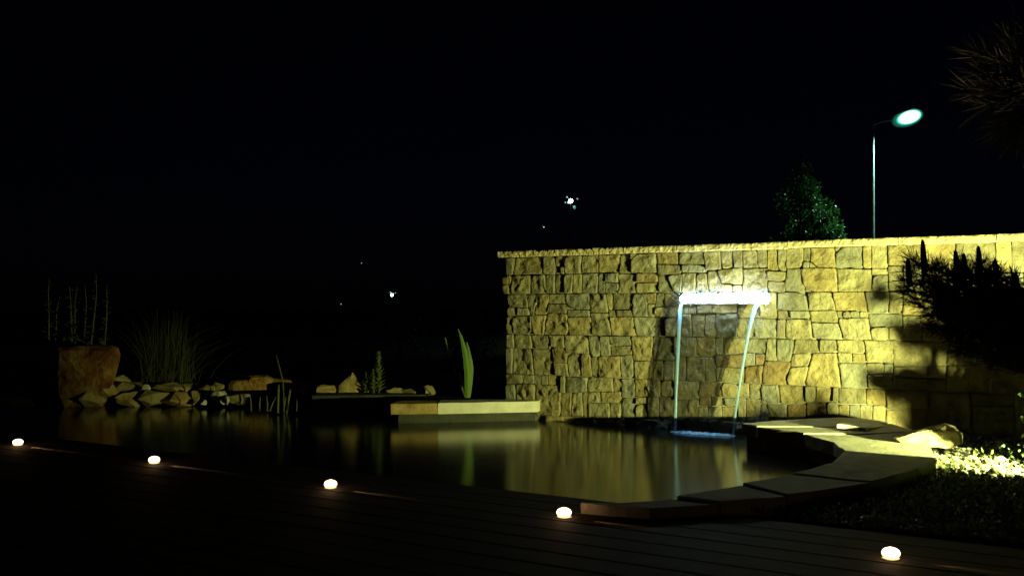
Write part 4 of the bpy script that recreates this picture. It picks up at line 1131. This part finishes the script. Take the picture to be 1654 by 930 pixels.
gm, t, b = new_mat('street_lamp_glow')                # bowl with the lamp's halo painted in, fading to green at its rim
tc = t.nodes.new('ShaderNodeTexCoord'); mpn = t.nodes.new('ShaderNodeMapping'); mpn.vector_type = 'TEXTURE'
mpn.inputs['Scale'].default_value = (.44, 9.0, .23); mpn.inputs['Rotation'].default_value = (0, -math.asin(hd.z), 0)
ln = t.nodes.new('ShaderNodeVectorMath'); ln.operation = 'LENGTH'
t.links.new(tc.outputs['Object'], mpn.inputs[0]); t.links.new(mpn.outputs[0], ln.inputs[0])
c1 = ramp(t, [(0.45, (0.55, 1.0, 0.85)), (0.75, (0.10, 1.0, 0.66)), (1.0, (0.05, 1.0, 0.6))]); t.links.new(ln.outputs['Value'], c1.inputs[0])
c2 = ramp(t, [(0.50, (1, 1, 1)), (0.66, (0.10, 0.10, 0.10)), (0.80, (0.012, 0.012, 0.012)), (1.0, (0.0004, 0.0004, 0.0004))]); t.links.new(ln.outputs['Value'], c2.inputs[0])
mm = t.nodes.new('ShaderNodeMath'); mm.operation = 'MULTIPLY'; mm.inputs[1].default_value = 16.0; t.links.new(c2.outputs[0], mm.inputs[0])
t.links.new(c1.outputs[0], b.inputs['Emission Color']); t.links.new(mm.outputs[0], b.inputs['Emission Strength']); b.inputs['Base Color'].default_value = (.02, .03, .03, 1)
mesh_obj('lamp_bowl', vs, fs, gm, sl_, hc, smooth=True)
pl_ = bpy.data.lights.new('lamp_light', 'SPOT'); pl_.spot_size = R(150); pl_.spot_blend = 0.6; pl_.energy = 4000.0; pl_.color = LAMPC; pl_.shadow_soft_size = 0.2
po = bpy.data.objects.new('lamp_light', pl_); link(po, sl_); po.location = hc - Vector((0, 0, .32))
far = [((921, 325), 58.0, .17, 10.0, 'bright far lamp high above the left end of the wall'), ((633, 476.5), 72.0, .13, 8.0, 'far lamp low over the planting left of the wall'),
       ((878, 367), 90.0, .06, 1.2, 'faint tiny lamp just above the left end of the wall'), ((584, 425), 90.0, .05, .6, 'very faint lamp above and left of the low far lamp'), ((551, 491), 90.0, .06, .5, 'faint lamp low at the left of the low far lamp')]
for i, ((x, y), dp, r_, st, lab) in enumerate(far):
    c = D(x, y, dp); g = tag(empty('distant_lamp', (c.x, c.y, 0)), lab, 'lamp', 'far lamps in the dark')
    mb = MB(); mb.tube([(0, 0, 0), (0, 0, c.z + .1)], .03, 6); mb.build('pole', M['black_metal'], g)
    mb = MB(); bm = bmesh.new(); bmesh.ops.create_icosphere(bm, subdivisions=2, radius=1.0); iv = [v.co.copy() for v in bm.verts]; jf = [tuple(v.index for v in f.verts) for f in bm.faces]; bm.free()
    base_ = Vector((0.02, -.15, c.z)); mb.add([base_ + v * r_ * .8 for v in iv], jf)
    mesh_b = mb.build('burner', emit_mat('far_burner', (0.72, 1.0, 0.95), st), g); mb = MB()
    for q in range(6 if i < 2 else 1):  # small glowing bits added to break up the far lamp's glow
        o_ = Vector((random.gauss(0, 1), 0, random.gauss(0, 1))) * r_ * .95
        rg = r_ * random.uniform(.25, .5); mb = MB(); mb.add([v * rg for v in iv], jf)
        mb.build('glow_bit', emit_mat('far_glow', (0.15, 0.75, 0.65), min(.35, st * .2)), g, base_ + Vector((0, .2, 0)) + o_)
